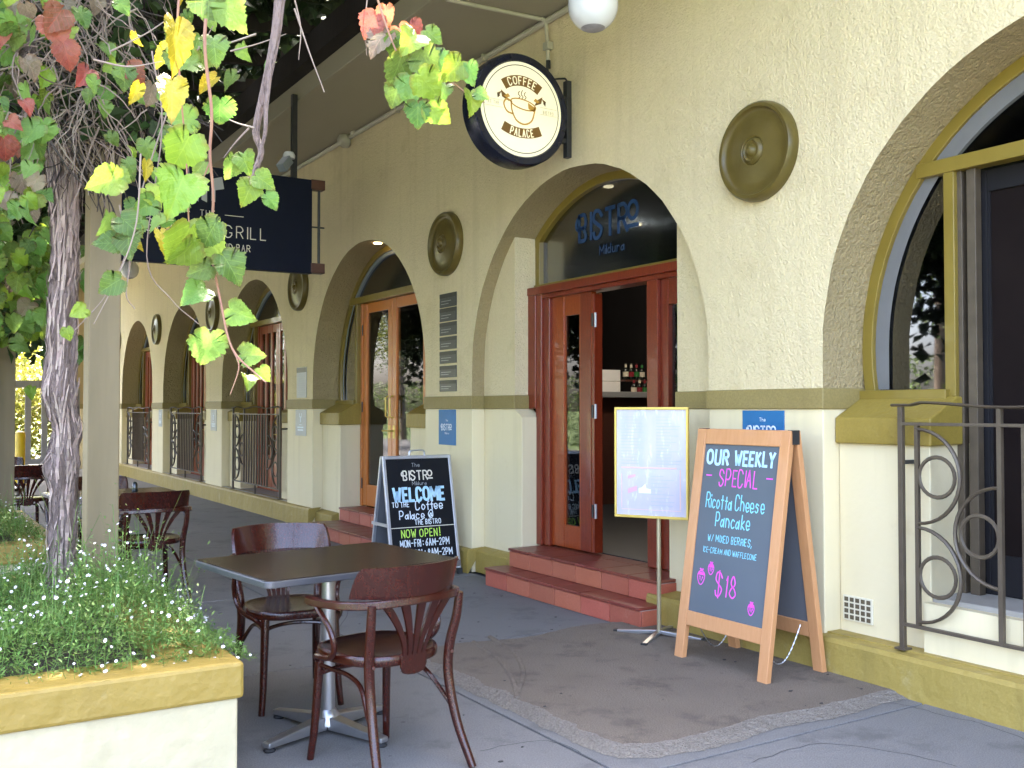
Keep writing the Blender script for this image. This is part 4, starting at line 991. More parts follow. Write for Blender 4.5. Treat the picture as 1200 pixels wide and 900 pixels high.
# ---- menu stand
def menu_stand():
    px, py = 3.985, 4.70; S = thing('menu_stand', 'brass menu stand with a framed glossy menu beside the wooden sandwich board', 'menu stand', (px, py, 0))
    n = Vector((-.866, -.5, 0)); r = Vector((.5, -.866, 0)); ct = Vector((px, py, 0)) + n * .03 - r * .035
    P = lambda u, v, d: ct + r * u + Vector((0, 0, 1)) * v + n * d
    def rect(m, u0, u1, v0, v1, d0, d1): return m.prism([(u0, v0), (u1, v0), (u1, v1), (u0, v1)], P, d0, d1)
    hw = .235; z0, z1 = .735, 1.41
    f = MB()
    for q in ((-hw, hw, z1 - .016, z1), (-hw, hw, z0, z0 + .016), (-hw, -hw + .012, z0 + .016, z1 - .016), (hw - .012, hw, z0 + .016, z1 - .016)): rect(f, *q, -.018, .016)
    f = f.build('frame', 'brass', S, bevel=.002)
    sh = rect(MB(), -hw + .011, hw - .011, z0 + .015, z1 - .015, -.012, .006).build('menu_sheet', 'menu_paper_glare', f)
    fn = lambda u, v: P(u, v, .0075)
    m = MB(); m.ribbon([(-.19, 1.04), (.16, 1.04)], .010, fn); m.ribbon([(-.19, z0 + .05), (.19, z0 + .05)], .004, fn); m.ribbon([(.185, 1.03), (.185, z0 + .06)], .008, fn); m.ribbon([(-.19, 1.0), (-.19, z0 + .06)], .006, fn); m.build('menu_border', 'menu_orange', sh)
    m = MB(); rr = random.Random(5)
    for col_ in (-.12, .11):
        for j in range(16):
            v = 1.35 - j * .019
            m.ribbon([(col_ - .075, v), (col_ + rr.uniform(.0, .08), v)], .0035, fn)
    for j in range(9): m.ribbon([(.0, .99 - j * .022), (.0 + rr.uniform(.05, .15), .99 - j * .022)], .0035, fn)
    m.build('menu_text', 'menu_grey', sh)
    m = MB(); m.quad(fn(-.15, .97), fn(-.10, .985), fn(-.10, 1.0), fn(-.15, .99)); m.build('menu_picture', 'menu_pink', sh); m = MB(); m.quad(fn(-.15, .88), fn(-.09, .90), fn(-.09, .93), fn(-.15, .91)); m.build('menu_picture', 'menu_pink', sh)
    m = MB(); m.quad(fn(-.08, .885), fn(.0, .885), fn(.0, .91), fn(-.03, .915), fn(-.035, .945), fn(-.06, .92), fn(-.08, .915)); m.build('menu_picture', 'menu_white', sh)
    MB().tube([(px, py, .05), (px, py, 1.30)], .0135, 12).build('pole', 'dull_brass', S, smooth=True)
    for g in (pi + .55, pi / 2 + .55, .55, -pi / 2 + .55):
        e = (px + .29 * cos(g), py + .29 * sin(g), .018)
        ft = MB().bar((px, py, .048), (px + .27 * cos(g), py + .27 * sin(g), .024), .030, .022).build('foot', 'steel', S, bevel=.003)
        MB().bar((px + .265 * cos(g), py + .265 * sin(g), .018), e, .036, .034).build('rubber_end', 'rubber', ft)
menu_stand()
# ---- bistro chair (front towards +Y)
def chair_proto():
    C = thing('bistro_chair', '', 'chair', (0, 0, 0), 'bentwood chairs around the tables')
    wd = 'chair_wood'
    # seat: rounded D, dished
    out = []
    for j in range(40):
        g = 2 * pi * j / 40; x = .215 * math.copysign(abs(cos(g)) ** .72, cos(g)); y = .215 * math.copysign(abs(sin(g)) ** .78, sin(g))
        x *= 1 + .10 * (y / .215) * .5; out.append((x, y))
    m = MB(); lay = [(1.0, .425), (1.02, .432), (1.02, .455), (1.0, .463), (.95, .464)]
    for s, z in lay: m.v += [(x * s, y * s, z) for x, y in out]
    for a in range(len(lay) - 1):
        for j in range(40): m.f.append((a * 40 + j, a * 40 + (j + 1) % 40, (a + 1) * 40 + (j + 1) % 40, (a + 1) * 40 + j))
    m.f.append(tuple(range(39, -1, -1))); seat = m.build('seat', wd, C, smooth=True)
    m = MB(); lay = [(.95, .464), (.90, .4600), (.80, .4565), (.4, .4545), (.02, .454)]
    for s, z in lay: m.v += [(x * s, y * s, z) for x, y in out]
    for a in range(len(lay) - 1):
        for j in range(40): m.f.append((a * 40 + j, a * 40 + (j + 1) % 40, (a + 1) * 40 + (j + 1) % 40, (a + 1) * 40 + j))
    m.build('seat_panel', 'chair_seat', seat, smooth=True)
    for s in (-1, 1):   # front legs
        MB().tube(catmull([(s * .165, .165, .43), (s * .170, .175, .30), (s * .178, .187, .12), (s * .188, .200, .0)], 4), [.0195, .0195, .0195, .019, .0185, .018, .0175, .017, .0165, .016, .0155, .0150, .0145], 10).build('leg', wd, C, smooth=True)
        # rear legs run up to the arm hoop
        q = catmull([(s * .212, -.245, .675), (s * .208, -.232, .58), (s * .195, -.205, .46), (s * .190, -.205, .34), (s * .200, -.245, .17), (s * .222, -.315, .0)], 5)
        MB().tube(q, [.0165 + .004 * sin(pi * j / (len(q) - 1)) for j in range(len(q))], 10).build('leg', wd, C, smooth=True)
        MB().lathe([(.004, 0), (.007, .002), (.006, .006), (.001, .007)], lambda a, b, h: (s * .19 + a, -.224 - h, .44 + b), 8).build('bolt', 'bar_red', C)
        # bent arm support: from the arm, forward and curling down to the seat side
        q = catmull([(s * .262, .055, .648), (s * .268, .02, .63), (s * .262, -.045, .565), (s * .252, -.06, .50), (s * .24, -.02, .452), (s * .228, .06, .436), (s * .205, .135, .425), (s * .178, .165, .40)], 5)
        MB().tube(q, .0115, 8).build('arm_support', wd, C, smooth=True)
        # under-seat bent brace
        q = catmull([(s * .170, .155, .38), (s * .165, .09, .375), (s * .16, -.02, .37), (s * .165, -.11, .34), (s * .19, -.19, .255), (s * .197, -.22, .22)], 4)
        MB().tube(q, .0095, 8).build('brace', wd, C, smooth=True)
    q = catmull([(-.172, .16, .345), (-.13, .10, .372), (0, .06, .38), (.13, .10, .372), (.172, .16, .345)], 5); MB().tube(q, .0095, 8).build('brace', wd, C, smooth=True)
    # hoop: arms and back rail, flat section
    path = catmull([(-.255, .115, .658), (-.272, .05, .660), (-.275, -.05, .663), (-.258, -.15, .668), (-.20, -.235, .674), (-.10, -.272, .678), (0, -.282, .68), (.10, -.272, .678), (.20, -.235, .674), (.258, -.15, .668), (.275, -.05, .663), (.272, .05, .660), (.255, .115, .658)], 5)
    m = MB(); n = len(path)
    for k, p in enumerate(path):
        t = (path[min(k + 1, n - 1)] - path[max(k - 1, 0)]).normalized(); nn = Vector((-t.y, t.x, 0)).normalized()
        e = min(k, n - 1 - k) / (n / 2); w_ = .032 if e > .35 else .032 + .014 * (1 - e / .35); th = .015
        if k in (0, n - 1): w_ *= .55
        for a, b in ((-1, -1), (-.8, 1), (.8, 1), (1, -1)): m.v.append(tuple(p + nn * a * w_ * .5 + Vector((0, 0, b * th))))
    for k in range(n - 1):
        for j in range(4): m.f.append((k * 4 + j, k * 4 + (j + 1) % 4, k * 4 + 4 + (j + 1) % 4, k * 4 + 4 + j))
    m.f.append((3, 2, 1, 0)); m.f.append((n * 4 - 4, n * 4 - 3, n * 4 - 2, n * 4 - 1)); hoop = m.build('arm_rail', wd, C, bevel=.005)
    # crest board above the back of the hoop
    m = MB(); N = 28
    for j in range(N + 1):
        f = -1 + 2 * j / N; g = f * 1.13
        x = .268 * sin(g) * .98; y = -.045 - .235 * cos(g)
        h = .118 * (1 - abs(f) ** 7) ** .5 if abs(f) < 1 else 0
        h = max(.010, .116 * (min(1, (1 - abs(f)) / .18) ** .75) if abs(f) > .82 else .116 + .008 * (1 - f * f))
        out_ = Vector((sin(g), -cos(g) * .9, 0)).normalized(); lean = .03
        for z, off, thk in ((.691, 0, .011), (.691 + h * .5, lean * .5, .010), (.691 + h, lean, .007)):
            for sgn in (-1, 1): m.v.append((x + out_.x * (off * h / .12 + sgn * thk), y + out_.y * (off * h / .12 + sgn * thk), z))
    for j in range(N):
        a = j * 6; b = a + 6
        m.f += [(a, b, b + 2, a + 2), (a + 2, b + 2, b + 4, a + 4), (a + 1, a + 3, b + 3, b + 1), (a + 3, a + 5, b + 5, b + 3), (a + 4, b + 4, b + 5, a + 5), (a, a + 1, b + 1, b)]
    m.f += [(0, 2, 3, 1), (2, 4, 5, 3), (N * 6, N * 6 + 1, N * 6 + 3, N * 6 + 2), (N * 6 + 2, N * 6 + 3, N * 6 + 5, N * 6 + 4)]
    m.build('crest_board', wd, C, smooth=True)
    # fan of slats meeting in a plaque at the seat
    for i in range(5):
        f = (i - 2) / 2.; m = MB(); seg = 9
        for j in range(seg + 1):
            t = j / seg; tt = t ** 1.7
            xb = f * .044; xt = f * .152
            x = xb + (xt - xb) * tt; z = .455 + .215 * t; hw_ = .0075 + .0125 * t ** 1.3
            y = -.222 - .052 * t + .028 * (abs(f) ** 2) * tt + .0
            for sx, sy in ((-1, -1), (1, -1), (1, 1), (-1, 1)): m.v.append((x + sx * hw_, y + sy * .0055, z))
        for j in range(seg):
            for k in range(4): m.f.append((j * 4 + k, j * 4 + (k + 1) % 4, j * 4 + 4 + (k + 1) % 4, j * 4 + 4 + k))
        m.f += [(3, 2, 1, 0), (seg * 4, seg * 4 + 1, seg * 4 + 2, seg * 4 + 3)]
        m.build('slat', wd, C)
    pl = [(-.060, .463), (-.062, .42), (-.050, .395), (-.028, .388), (0, .385), (.028, .388), (.050, .395), (.062, .42), (.060, .463)]
    MB().prism(pl, lambda u, v, d: (u, d, v), -.228, -.216).build('back_plaque', wd, C, bevel=.002)
    return C
proto = chair_proto()
CH = [((1.672, 3.685), 12, 'dark bentwood chair in the foreground, its back to the viewer'),
      ((1.66, 4.68), 176, 'dark bentwood chair on the far side of the nearest table, facing the viewer'),
      ((1.62, 7.62), 2, 'dark bentwood chair right of the painted post, its back to the viewer'),
      ((1.52, 9.02), 176, 'dark bentwood chair beyond the second table, half hidden by the painted post'),
      ((1.22, 11.75), 4, 'farther bentwood chair left of the vine trunk, its back to the viewer'),
      ((1.15, 13.3), 178, 'farthest bentwood chair, beyond the third table left of the vine trunk')]
for i, ((x, y), a, lab) in enumerate(CH):
    o = proto if i == 0 else copy_tree(proto)
    o.location = (x, y, 0); o.rotation_euler = (0, 0, radians(a)); o['label'] = lab
# ---- tables
def table_proto():
    T_ = thing('cafe_table', '', 'table', (0, 0, 0), 'dark cafe tables')
    a, b, r = .46, .365, .03; out = []
    for cx, cy, g0 in ((a - r, b - r, 0), (-a + r, b - r, pi / 2), (-a + r, -b + r, pi), (a - r, -b + r, 3 * pi / 2)):
        for j in range(6): g = g0 + pi / 2 * j / 5; out.append((cx + r * cos(g), cy + r * sin(g)))
    tp = MB().prism(out, lambda u, v, d: (u, v, d), .715, .7415).build('table_edge', 'table_edge', T_, bevel=.004)
    MB().prism([(u * .988, v * .985) for u, v in out], lambda u, v, d: (u, v, d), .7405, .7455).build('table_top', 'table_top', T_, bevel=.002)
    MB().box((-.16, -.16, .700), (.16, .16, .716)).build('spider_plate', 'black_metal', T_)
    MB().tube([(0, 0, .03), (0, 0, .705)], .030, 20).build('column', 'steel', T_, smooth=True)
    MB().lathe([(.055, .035), (.05, .075), (.033, .10)], lambda x, y, h: (x, y, h), 20).build('hub', 'steel', T_, smooth=True)
    for k in range(4):
        g = pi / 2 * k + .25; c_, s_ = cos(g), sin(g)
        ft = MB(); w0, w1 = .030, .022
        for d, w_, zt in ((.03, w0, .075), (.34, w1, .040)):
            ft.v += [(d * c_ - w_ * s_, d * s_ + w_ * c_, .018), (d * c_ + w_ * s_, d * s_ - w_ * c_, .018), (d * c_ + w_ * s_, d * s_ - w_ * c_, zt), (d * c_ - w_ * s_, d * s_ + w_ * c_, zt)]
        ft.f = [(0, 1, 2, 3), (7, 6, 5, 4)] + [(j, 4 + j, 4 + (j + 1) % 4, (j + 1) % 4) for j in range(4)]
        f = ft.build('foot', 'steel', T_, bevel=.005)
        MB().lathe([(.022, 0), (.026, .006), (.014, .019)], lambda x, y, h: (.32 * c_ + x, .32 * s_ + y, h), 14).build('glide', 'rubber', f, smooth=True)
    return T_
tp = table_proto()
for i, (x, y, a, lab) in enumerate(((1.635, 4.13, 7, 'nearest dark square table on a steel pedestal, between two bentwood chairs'), (1.50, 8.28, 3, 'dark table behind the painted post with a chair pushed up to it'), (1.18, 12.5, 2, 'farthest dark table, left of the vine trunk'))):
    o = tp if i == 0 else copy_tree(tp)
    o.location = (x, y, 0); o.rotation_euler = (0, 0, radians(a)); o['label'] = lab
t_ = thing('salt_shaker', 'small dark shaker on the table behind the painted post', 'shaker', (1.66, 8.3, .7455))
MB().lathe([(.022, 0), (.024, .01), (.02, .06), (.012, .075), (.003, .078)], lambda a, b, h: (1.66 + a, 8.3 + b, .7455 + h), 14).build('shaker_body', 'bottle_glass', t_, smooth=True)
# ================================================================== PLANTERS, PERGOLA, VINE, TREES
def planter(x0, x1, y0, y1, label):
    P_ = thing('planter', label, 'planter', ((x0 + x1) / 2, (y0 + y1) / 2, 0), 'rendered planters')
    w_ = .20
    body = MB().box((x0, y0, 0), (x1, y0 + w_, .372)).box((x0, y1 - w_, 0), (x1, y1, .372)).box((x0, y0 + w_, 0), (x0 + w_, y1 - w_, .372)).box((x1 - w_, y0 + w_, 0), (x1, y1 - w_, .372))
    body.build('rendered_wall', 'planter_cream', P_, bevel=.008)
    e = .018
    for a, b in (((x0 - e, y0 - e, .37), (x1 + e, y0 + w_ + e, .50)), ((x0 - e, y1 - w_ - e, .37), (x1 + e, y1 + e, .50)), ((x0 - e, y0 + w_ + e + .001, .371), (x0 + w_ + e, y1 - w_ - e - .001, .499)), ((x1 - w_ - e, y0 + w_ + e + .001, .371), (x1 + e, y1 - w_ - e - .001, .499))):
        MB().box(a, b).build('cap', 'planter_cap', P_, bevel=.014)
    MB().quad((x0 + .1, y0 + .1, .455), (x1 - .1, y0 + .1, .455), (x1 - .1, y1 - .1, .455), (x0 + .1, y1 - .1, .455)).build('soil', 'soil', P_)
planter(-1.3, 1.07, 3.56, 6.05, 'cream planter with olive cap in the lower left corner')
planter(-1.3, 1.00, 7.38, 9.85, 'second cream planter with olive cap, left behind the vine trunk')
def groundcover(x0, x1, y0, y1, n, nfl, label, seed, hh=.24, zb=.46):
    rr = random.Random(seed); lf = MB(); pt = MB(); st = MB()
    def hgt(x, y):
        a = min(1, (x - x0) / .25, (x1 - x) / .22, (y - y0) / .22, (y1 - y) / .25); a = max(a, .12)
        lf_ = .42 + .58 * min(1, max(0, (x - .30) / .45))      # the growth is lower towards the street side
        return hh * lf_ * a ** .75 * (.40 + .75 * (.5 + .5 * sin(x * 6.1 + 1.3 + seed) * cos(y * 5.3 + seed)) + .18 * sin(x * 17 + y * 13))
    for i in range(n):
        x = rr.uniform(x0, x1); y = rr.uniform(y0, y1); H = hgt(x, y)
        ang = rr.uniform(0, 2 * pi); ln = H * rr.uniform(.5, 1.25)
        base = Vector((x, y, zb + rr.uniform(0, H * .35)))
        lean = rr.uniform(.1, 1.1); d = Vector((cos(ang) * lean, sin(ang) * lean, 1)).normalized()
        for k in range(5):
            t = .25 + .75 * k / 4 + rr.uniform(-.05, .05)
            p = base + d * ln * t; g = rr.uniform(0, 2 * pi); s = rr.uniform(.010, .021)
            o = Vector((cos(g), sin(g), rr.uniform(-.2, .8))).normalized(); q = o.cross(Vector((0, 0, 1))).normalized() * s * .24
            tip = p + o * s * 1.5; mid = p + o * s * .7
            lf.quad(p, mid + q, tip, mid - q)
        if i % 45 == 0: ln *= 1.7
        if i % 7 == 0 or i % 45 == 0:
            e = base + d * ln; up = Vector((0, 0, .0015)); sd = d.cross(Vector((0, 0, 1))).normalized() * .0012
            st.quad(base - sd, base + sd, e + sd, e - sd)
    for i in range(nfl):
        x = rr.uniform(x0, x1); y = rr.uniform(y0, y1); H = hgt(x, y); z = zb + H * rr.uniform(.75, 1.22) + .01
        if rr.random() < .12: z += rr.uniform(.02, .12)
        if rr.random() < .12: y = y0 - rr.uniform(0, .05); z = zb + rr.uniform(.02, .05)
        nrm = Vector((rr.uniform(-1, .6), rr.uniform(-1.2, .3), rr.uniform(.5, 1.4))).normalized(); a = nrm.orthogonal().normalized(); b = nrm.cross(a); r = rr.uniform(.0045, .0085)
        pt.quad(*[Vector((x, y, z)) + (a * cos(2 * pi * j / 6) + b * sin(2 * pi * j / 6)) * r for j in range(6)])
        f = Vector((x, y, z - .002)); bs = Vector((x + rr.uniform(-.02, .02), y + rr.uniform(-.02, .02), zb + H * .5)); sd = Vector((.0009, .0009, 0)); st.quad(bs - sd, bs + sd, f + sd, f - sd)
    g = lf.build('daisy_groundcover', 'herb', kind='stuff'); tag(g, label, 'groundcover')
    st.build('stems', 'herb', g, kind='stuff'); pt.build('daisies', 'petal', g, kind='stuff')
groundcover(-.25, 1.15, 3.66, 5.95, 10500, 620, 'low green groundcover dotted with tiny white daisies in the nearest planter', 4, .31)
groundcover(-.30, .98, 7.44, 9.8, 6500, 160, 'green groundcover with few daisies in the second planter, left of the vine trunk', 9, .20)
# trailing sprays over the near planter corner
# ---- pergola
PG = thing('pergola', 'timber pergola with cream painted posts carrying the vine', 'pergola', (.90, 5.37, 0))
for y, z0 in ((5.30, .44), (10.2, 0), (15.1, 0)):
    MB().box((.835, y, z0), (.985, y + .15, 3.9)).build('post', 'timber_paint', PG, bevel=.006)
MB().box((.86, 1.6, 3.9), (.96, 24.5, 4.12)).build('beam', 'dark_timber', PG); MB().box((-1.95, 1.6, 3.9), (-1.85, 24.5, 4.12)).build('beam', 'dark_timber', PG); MB().box((3.18, 1.6, 4.562), (3.34, 24.5, 4.80)).build('beam', 'dark_timber', PG)
for y in (5.3, 15.1): MB().box((-1.97, y, 0), (-1.83, y + .15, 3.9)).build('post', 'timber_paint', PG)
for j in range(24): 
    y = 1.8 + j * .97; MB().bar((-2.3, y, 4.17), (3.34, y, 4.88), .06, .14).build('rafter', 'dark_timber', PG)
# ---- vine leaves
HALF = [(.06, .12), (.18, .20), (.30, .19), (.41, .12), (.47, .03), (.54, -.02), (.54, -.12), (.59, -.20), (.55, -.30), (.54, -.40), (.46, -.46), (.42, -.56), (.34, -.62), (.29, -.71), (.20, -.77), (.13, -.87), (.05, -.93)]
_h = []
for (xa, ya), (xb, yb) in zip(HALF, HALF[1:]):
    _h += [(xa, ya), ((xa + xb) / 2 * 1.06 + .012, (ya + yb) / 2 - .012)]
HALF = _h + [HALF[-1]]
def leaf_mesh(name, m, seed, fold=.22, curl=.25):
    fold += .12; curl += .12
    rr = random.Random(seed); R_ = [(x * rr.uniform(.92, 1.1), y + rr.uniform(-.02, .02)) for x, y in HALF]; L_ = [(-x * rr.uniform(.92, 1.1), y + rr.uniform(-.02, .02)) for x, y in HALF]
    b = MB(); tw = rr.uniform(-.2, .2)
    Z = lambda x, y: fold * abs(x) * .6 - curl * (y + .25) ** 2 + tw * x * (y + .3) + .03 * sin(9 * x + seed) * cos(7 * y)
    ol = [(0, 0)] + R_ + [(0, -1.0)] + L_[::-1]
    inn = [(x * .5, -.3 + (y + .3) * .5) for x, y in ol]
    n = len(ol)
    b.v = [(x * .86, y, Z(x, y)) for x, y in ol] + [(x * .86, y, Z(x, y) - .012) for x, y in inn] + [(0, -.3, Z(0, -.3))]
    for k in range(n):
        k2 = (k + 1) % n; b.f.append((k, k2, n + k2, n + k)); b.f.append((n + k, n + k2, 2 * n))
    if m == 'leaf_yellow': b.v = [(x * .6, y, z) for x, y, z in b.v]
    me = b.mesh(name, m); me.polygons.foreach_set('use_smooth', [True] * len(me.polygons)); return me
LM = {c_: [leaf_mesh('leaf', c_, i * 7 + j, .15 + .12 * i, .15 + .18 * i) for i in range(3)] for j, c_ in enumerate(('leaf_green', 'leaf_lime', 'leaf_yellow', 'leaf_red', 'leaf_mauve'))}
def leaf_matrix(p, size, ang, rr, face=None, tilt=.55):
    """tip points along screen angle ang (0 = down, + = to the right), blade roughly facing the viewer"""
    toc = (Vector((0, 0, EYE)) - p).normalized() if face is None else Vector(face).normalized()
    up = Vector((0, 0, 1)); rt = up.cross(toc).normalized(); up = toc.cross(rt)
    tip = (-up * cos(ang) + rt * sin(ang)); n = (toc + Vector((rr.uniform(-1, 1), rr.uniform(-1, 1), rr.uniform(-.6, 1.0))) * tilt).normalized()
    ya = (-tip - n * (-tip).dot(n)).normalized(); xa = ya.cross(n).normalized()
    return Matrix(((xa.x * size, ya.x * size, n.x * size, p.x), (xa.y * size, ya.y * size, n.y * size, p.y), (xa.z * size, ya.z * size, n.z * size, p.z), (0, 0, 0, 1)))
VB = (.68, 5.05, .44)
V = thing('grape_vine', 'old grape vine with twisted shaggy trunk in the nearest planter and hanging leaves', 'vine', VB)
rv_ = random.Random(21)
def add_leaf(p, size, ang, colr, tilt=.55, parent=None):
    par = parent or V; o = bpy.data.objects.new('leaf', rv_.choice(LM[colr])); col.objects.link(o); o.parent = par
    M = leaf_matrix(Vector(p), size, ang, rv_, tilt=tilt); M.translation = M.translation - Vector(root_loc(par)); o.matrix_local = M
    return o
# trunk
cl = catmull([(.69, 5.06, .40), (.690, 5.05, .75), (.690, 5.02, 1.05), (.686, 5.0, 1.25), (.672, 4.98, 1.5), (.668, 4.97, 1.8), (.676, 4.96, 2.1), (.668, 4.95, 2.35), (.645, 4.93, 2.62), (.62, 4.92, 2.95)], 14)
m = MB(); sg = 44; nn = len(cl)
def trunk_r(z, g):
    r = .056 + .004 * sin(z * 5)
    r += .024 * math.exp(-((z - 1.13) / .085) ** 2) * (.75 + .5 * cos(g - 2.6)) + .016 * math.exp(-((z - 1.48) / .07) ** 2) * (.6 + .8 * cos(g - 3.4)) + .022 * math.exp(-((z - 1.30) / .05) ** 2) * cos(g - .3) + .03 * max(0, (z - 2.25)) + .015 * math.exp(-((z - .45) / .12) ** 2)
    w_ = g + z * 1.1
    r += .0065 * sin(7 * w_ + 2 * sin(z * 6)) + .0045 * sin(13 * w_ + 3 * sin(z * 9 + 1)) + .0035 * sin(23 * w_ - z * 14) + .004 * sin(z * 31 + 3 * sin(g * 3)) * sin(g * 5 + z * 9)
    return r
for k, p in enumerate(cl):
    for j in range(sg):
        g = 2 * pi * j / sg; r = trunk_r(p.z, g) + rv_.uniform(-.0025, .0025); m.v.append((p.x + r * cos(g), p.y + r * sin(g), p.z))
for k in range(nn - 1):
    for j in range(sg): m.f.append((k * sg + j, k * sg + (j + 1) % sg, (k + 1) * sg + (j + 1) % sg, (k + 1) * sg + j))
m.f.append(tuple(range((nn - 1) * sg, nn * sg))); trunk = m.build('trunk', 'bark', V, smooth=False)
trunk.data.polygons.foreach_set('use_smooth', [True] * len(trunk.data.polygons))
m = MB()
for i in range(330):          # loose strips of bark
    g0 = rv_.uniform(0, 2 * pi); z0 = rv_.uniform(.45, 2.75); ln = rv_.uniform(.06, .30) * (1.6 if z0 > 1.9 else 1); tw = rv_.uniform(-.5, 1.3); w_ = rv_.uniform(.003, .009); lift = rv_.uniform(.002, .022)
    q = []; n = 7
    for j in range(n):
        t = j / (n - 1); z = z0 + ln * t; kk = min(range(0, nn, 1), key=lambda a: abs(cl[a].z - z)); p = cl[kk]; g = g0 + tw * ln * t * 2
        r = trunk_r(z, g) + .002 + lift * (abs(t - .5) * 2) ** 2 * rv_.uniform(.6, 1.2); q.append(Vector((p.x + r * cos(g), p.y + r * sin(g), z)))
    for j in range(n - 1):
        t0 = Vector((-sin(g0), cos(g0), 0)); a = 1.2 * w_ * (1 - abs(j / (n - 1) - .5) * 1.3); b = w_ * (1 - abs((j + 1) / (n - 1) - .5) * 1.3)
        m.quad(q[j] - t0 * a, q[j] + t0 * a, q[j + 1] + t0 * b, q[j + 1] - t0 * b)
m.build('bark_strips', 'bark_strip', trunk, kind='stuff')
# arms of the vine up to the pergola
for q in (((.62, 4.92, 2.8), (.55, 4.85, 3.2), (.75, 4.9, 3.7), (.9, 5.1, 4.15)), ((.62, 4.92, 2.8), (.40, 4.7, 3.15), (.15, 4.5, 3.5), (-.2, 4.3, 4.0)), ((.62, 4.92, 2.85), (.85, 4.7, 3.3), (1.2, 4.4, 3.8), (1.5, 4.2, 4.2)), ((.62, 4.92, 2.7), (.45, 5.1, 2.95), (.25, 5.3, 3.3), (.1, 5.6, 4.0))):
    c_ = catmull(q, 8); MB().tube([p + Vector((rv_.uniform(-.01, .01),) * 3) for p in c_], [.055 - .03 * j / (len(c_) - 1) for j in range(len(c_))], 10).build('branch', 'bark', V, smooth=True)
def twig(p, d, ln, r, m, sag=.5, n=9, kink=.18):
    p = Vector(p); d = Vector(d).normalized(); q = [p]
    for j in range(n):
        d = (d + Vector((rv_.uniform(-1, 1), rv_.uniform(-1, 1), rv_.uniform(-1, 1))) * kink - Vector((0, 0, sag / n))).normalized(); q.append(q[-1] + d * ln / n)
    m.tube(q, [r * (1 - .6 * j / n) for j in range(n + 1)], 5); return q
td = MB(); tw_ = MB()
for i in range(520):          # dark tangle round the head of the vine
    p = (rv_.gauss(.66, .17), rv_.gauss(5.0, .20), rv_.uniform(2.55, 3.75)); g = rv_.uniform(0, 2 * pi)
    twig(p, (cos(g), sin(g), rv_.uniform(-1.2, .6)), rv_.uniform(.15, .6), rv_.uniform(.003, .007), td if i % 4 else tw_, sag=1.2, kink=.35)
for i in range(420):
    p = (rv_.gauss(.62, .16), rv_.gauss(4.6, .14), rv_.uniform(2.55, 3.6)); g = rv_.uniform(0, 2 * pi)
    twig(p, (cos(g), sin(g) * .5, rv_.uniform(-1.6, .2)), rv_.uniform(.15, .45), rv_.uniform(.002, .0048), tw_, sag=.9, kink=.3)
td.build('dead_twigs', 'twig_dark', V, kind='stuff'); tw_.build('twigs', 'twig', V, kind='stuff')
# A: curtain of leaves at the upper left
NL = 0
def pick(ws): return rv_.choices(list(ws), list(ws.values()))[0]
for i in range(185):
    px = rv_.triangular(-30, 140, 0); py = rv_.uniform(-20, 245)
    if px > 52 and py > 120: continue
    if px > 62 and py > 40 and rv_.random() < .6: continue
    d = rv_.uniform(3.7, 4.7); s = rv_.uniform(.055, .100)
    cc = pick({'leaf_green': .62, 'leaf_lime': .2, 'leaf_mauve': .12, 'leaf_red': .04})
    add_leaf(at(px, py, d), s, rv_.uniform(-.7, .7), cc, .95); NL += 1
for px, py, s in ((58, 32, .12), (72, 22, .11), (75, 62, .10), (28, 128, .06), (105, 92, .08), (150, 88, .09), (10, 150, .06)):
    add_leaf(at(px, py - 10, 3.65), s, rv_.uniform(-1, 1), 'leaf_red'); NL += 1
# E: leaves about the head of the post and under the tangle
for i in range(24):
    px = rv_.gauss(172, 24); py = rv_.uniform(95, 295); 
    if 98 < px < 150 and py > 205: continue
    add_leaf(at(px, py, rv_.uniform(3.4, 4.3)), rv_.uniform(.055, .09), rv_.uniform(-1, 1), pick({'leaf_green': .7, 'leaf_lime': .15, 'leaf_yellow': .1, 'leaf_mauve': .05}), .9); NL += 1
for i in range(30):
    add_leaf(at(rv_.uniform(110, 320), rv_.uniform(-25, 110), rv_.uniform(3.2, 4.2)), rv_.uniform(.05, .09), rv_.uniform(-1, 1), pick({'leaf_green': .75, 'leaf_lime': .15, 'leaf_yellow': .1}), .9); NL += 1
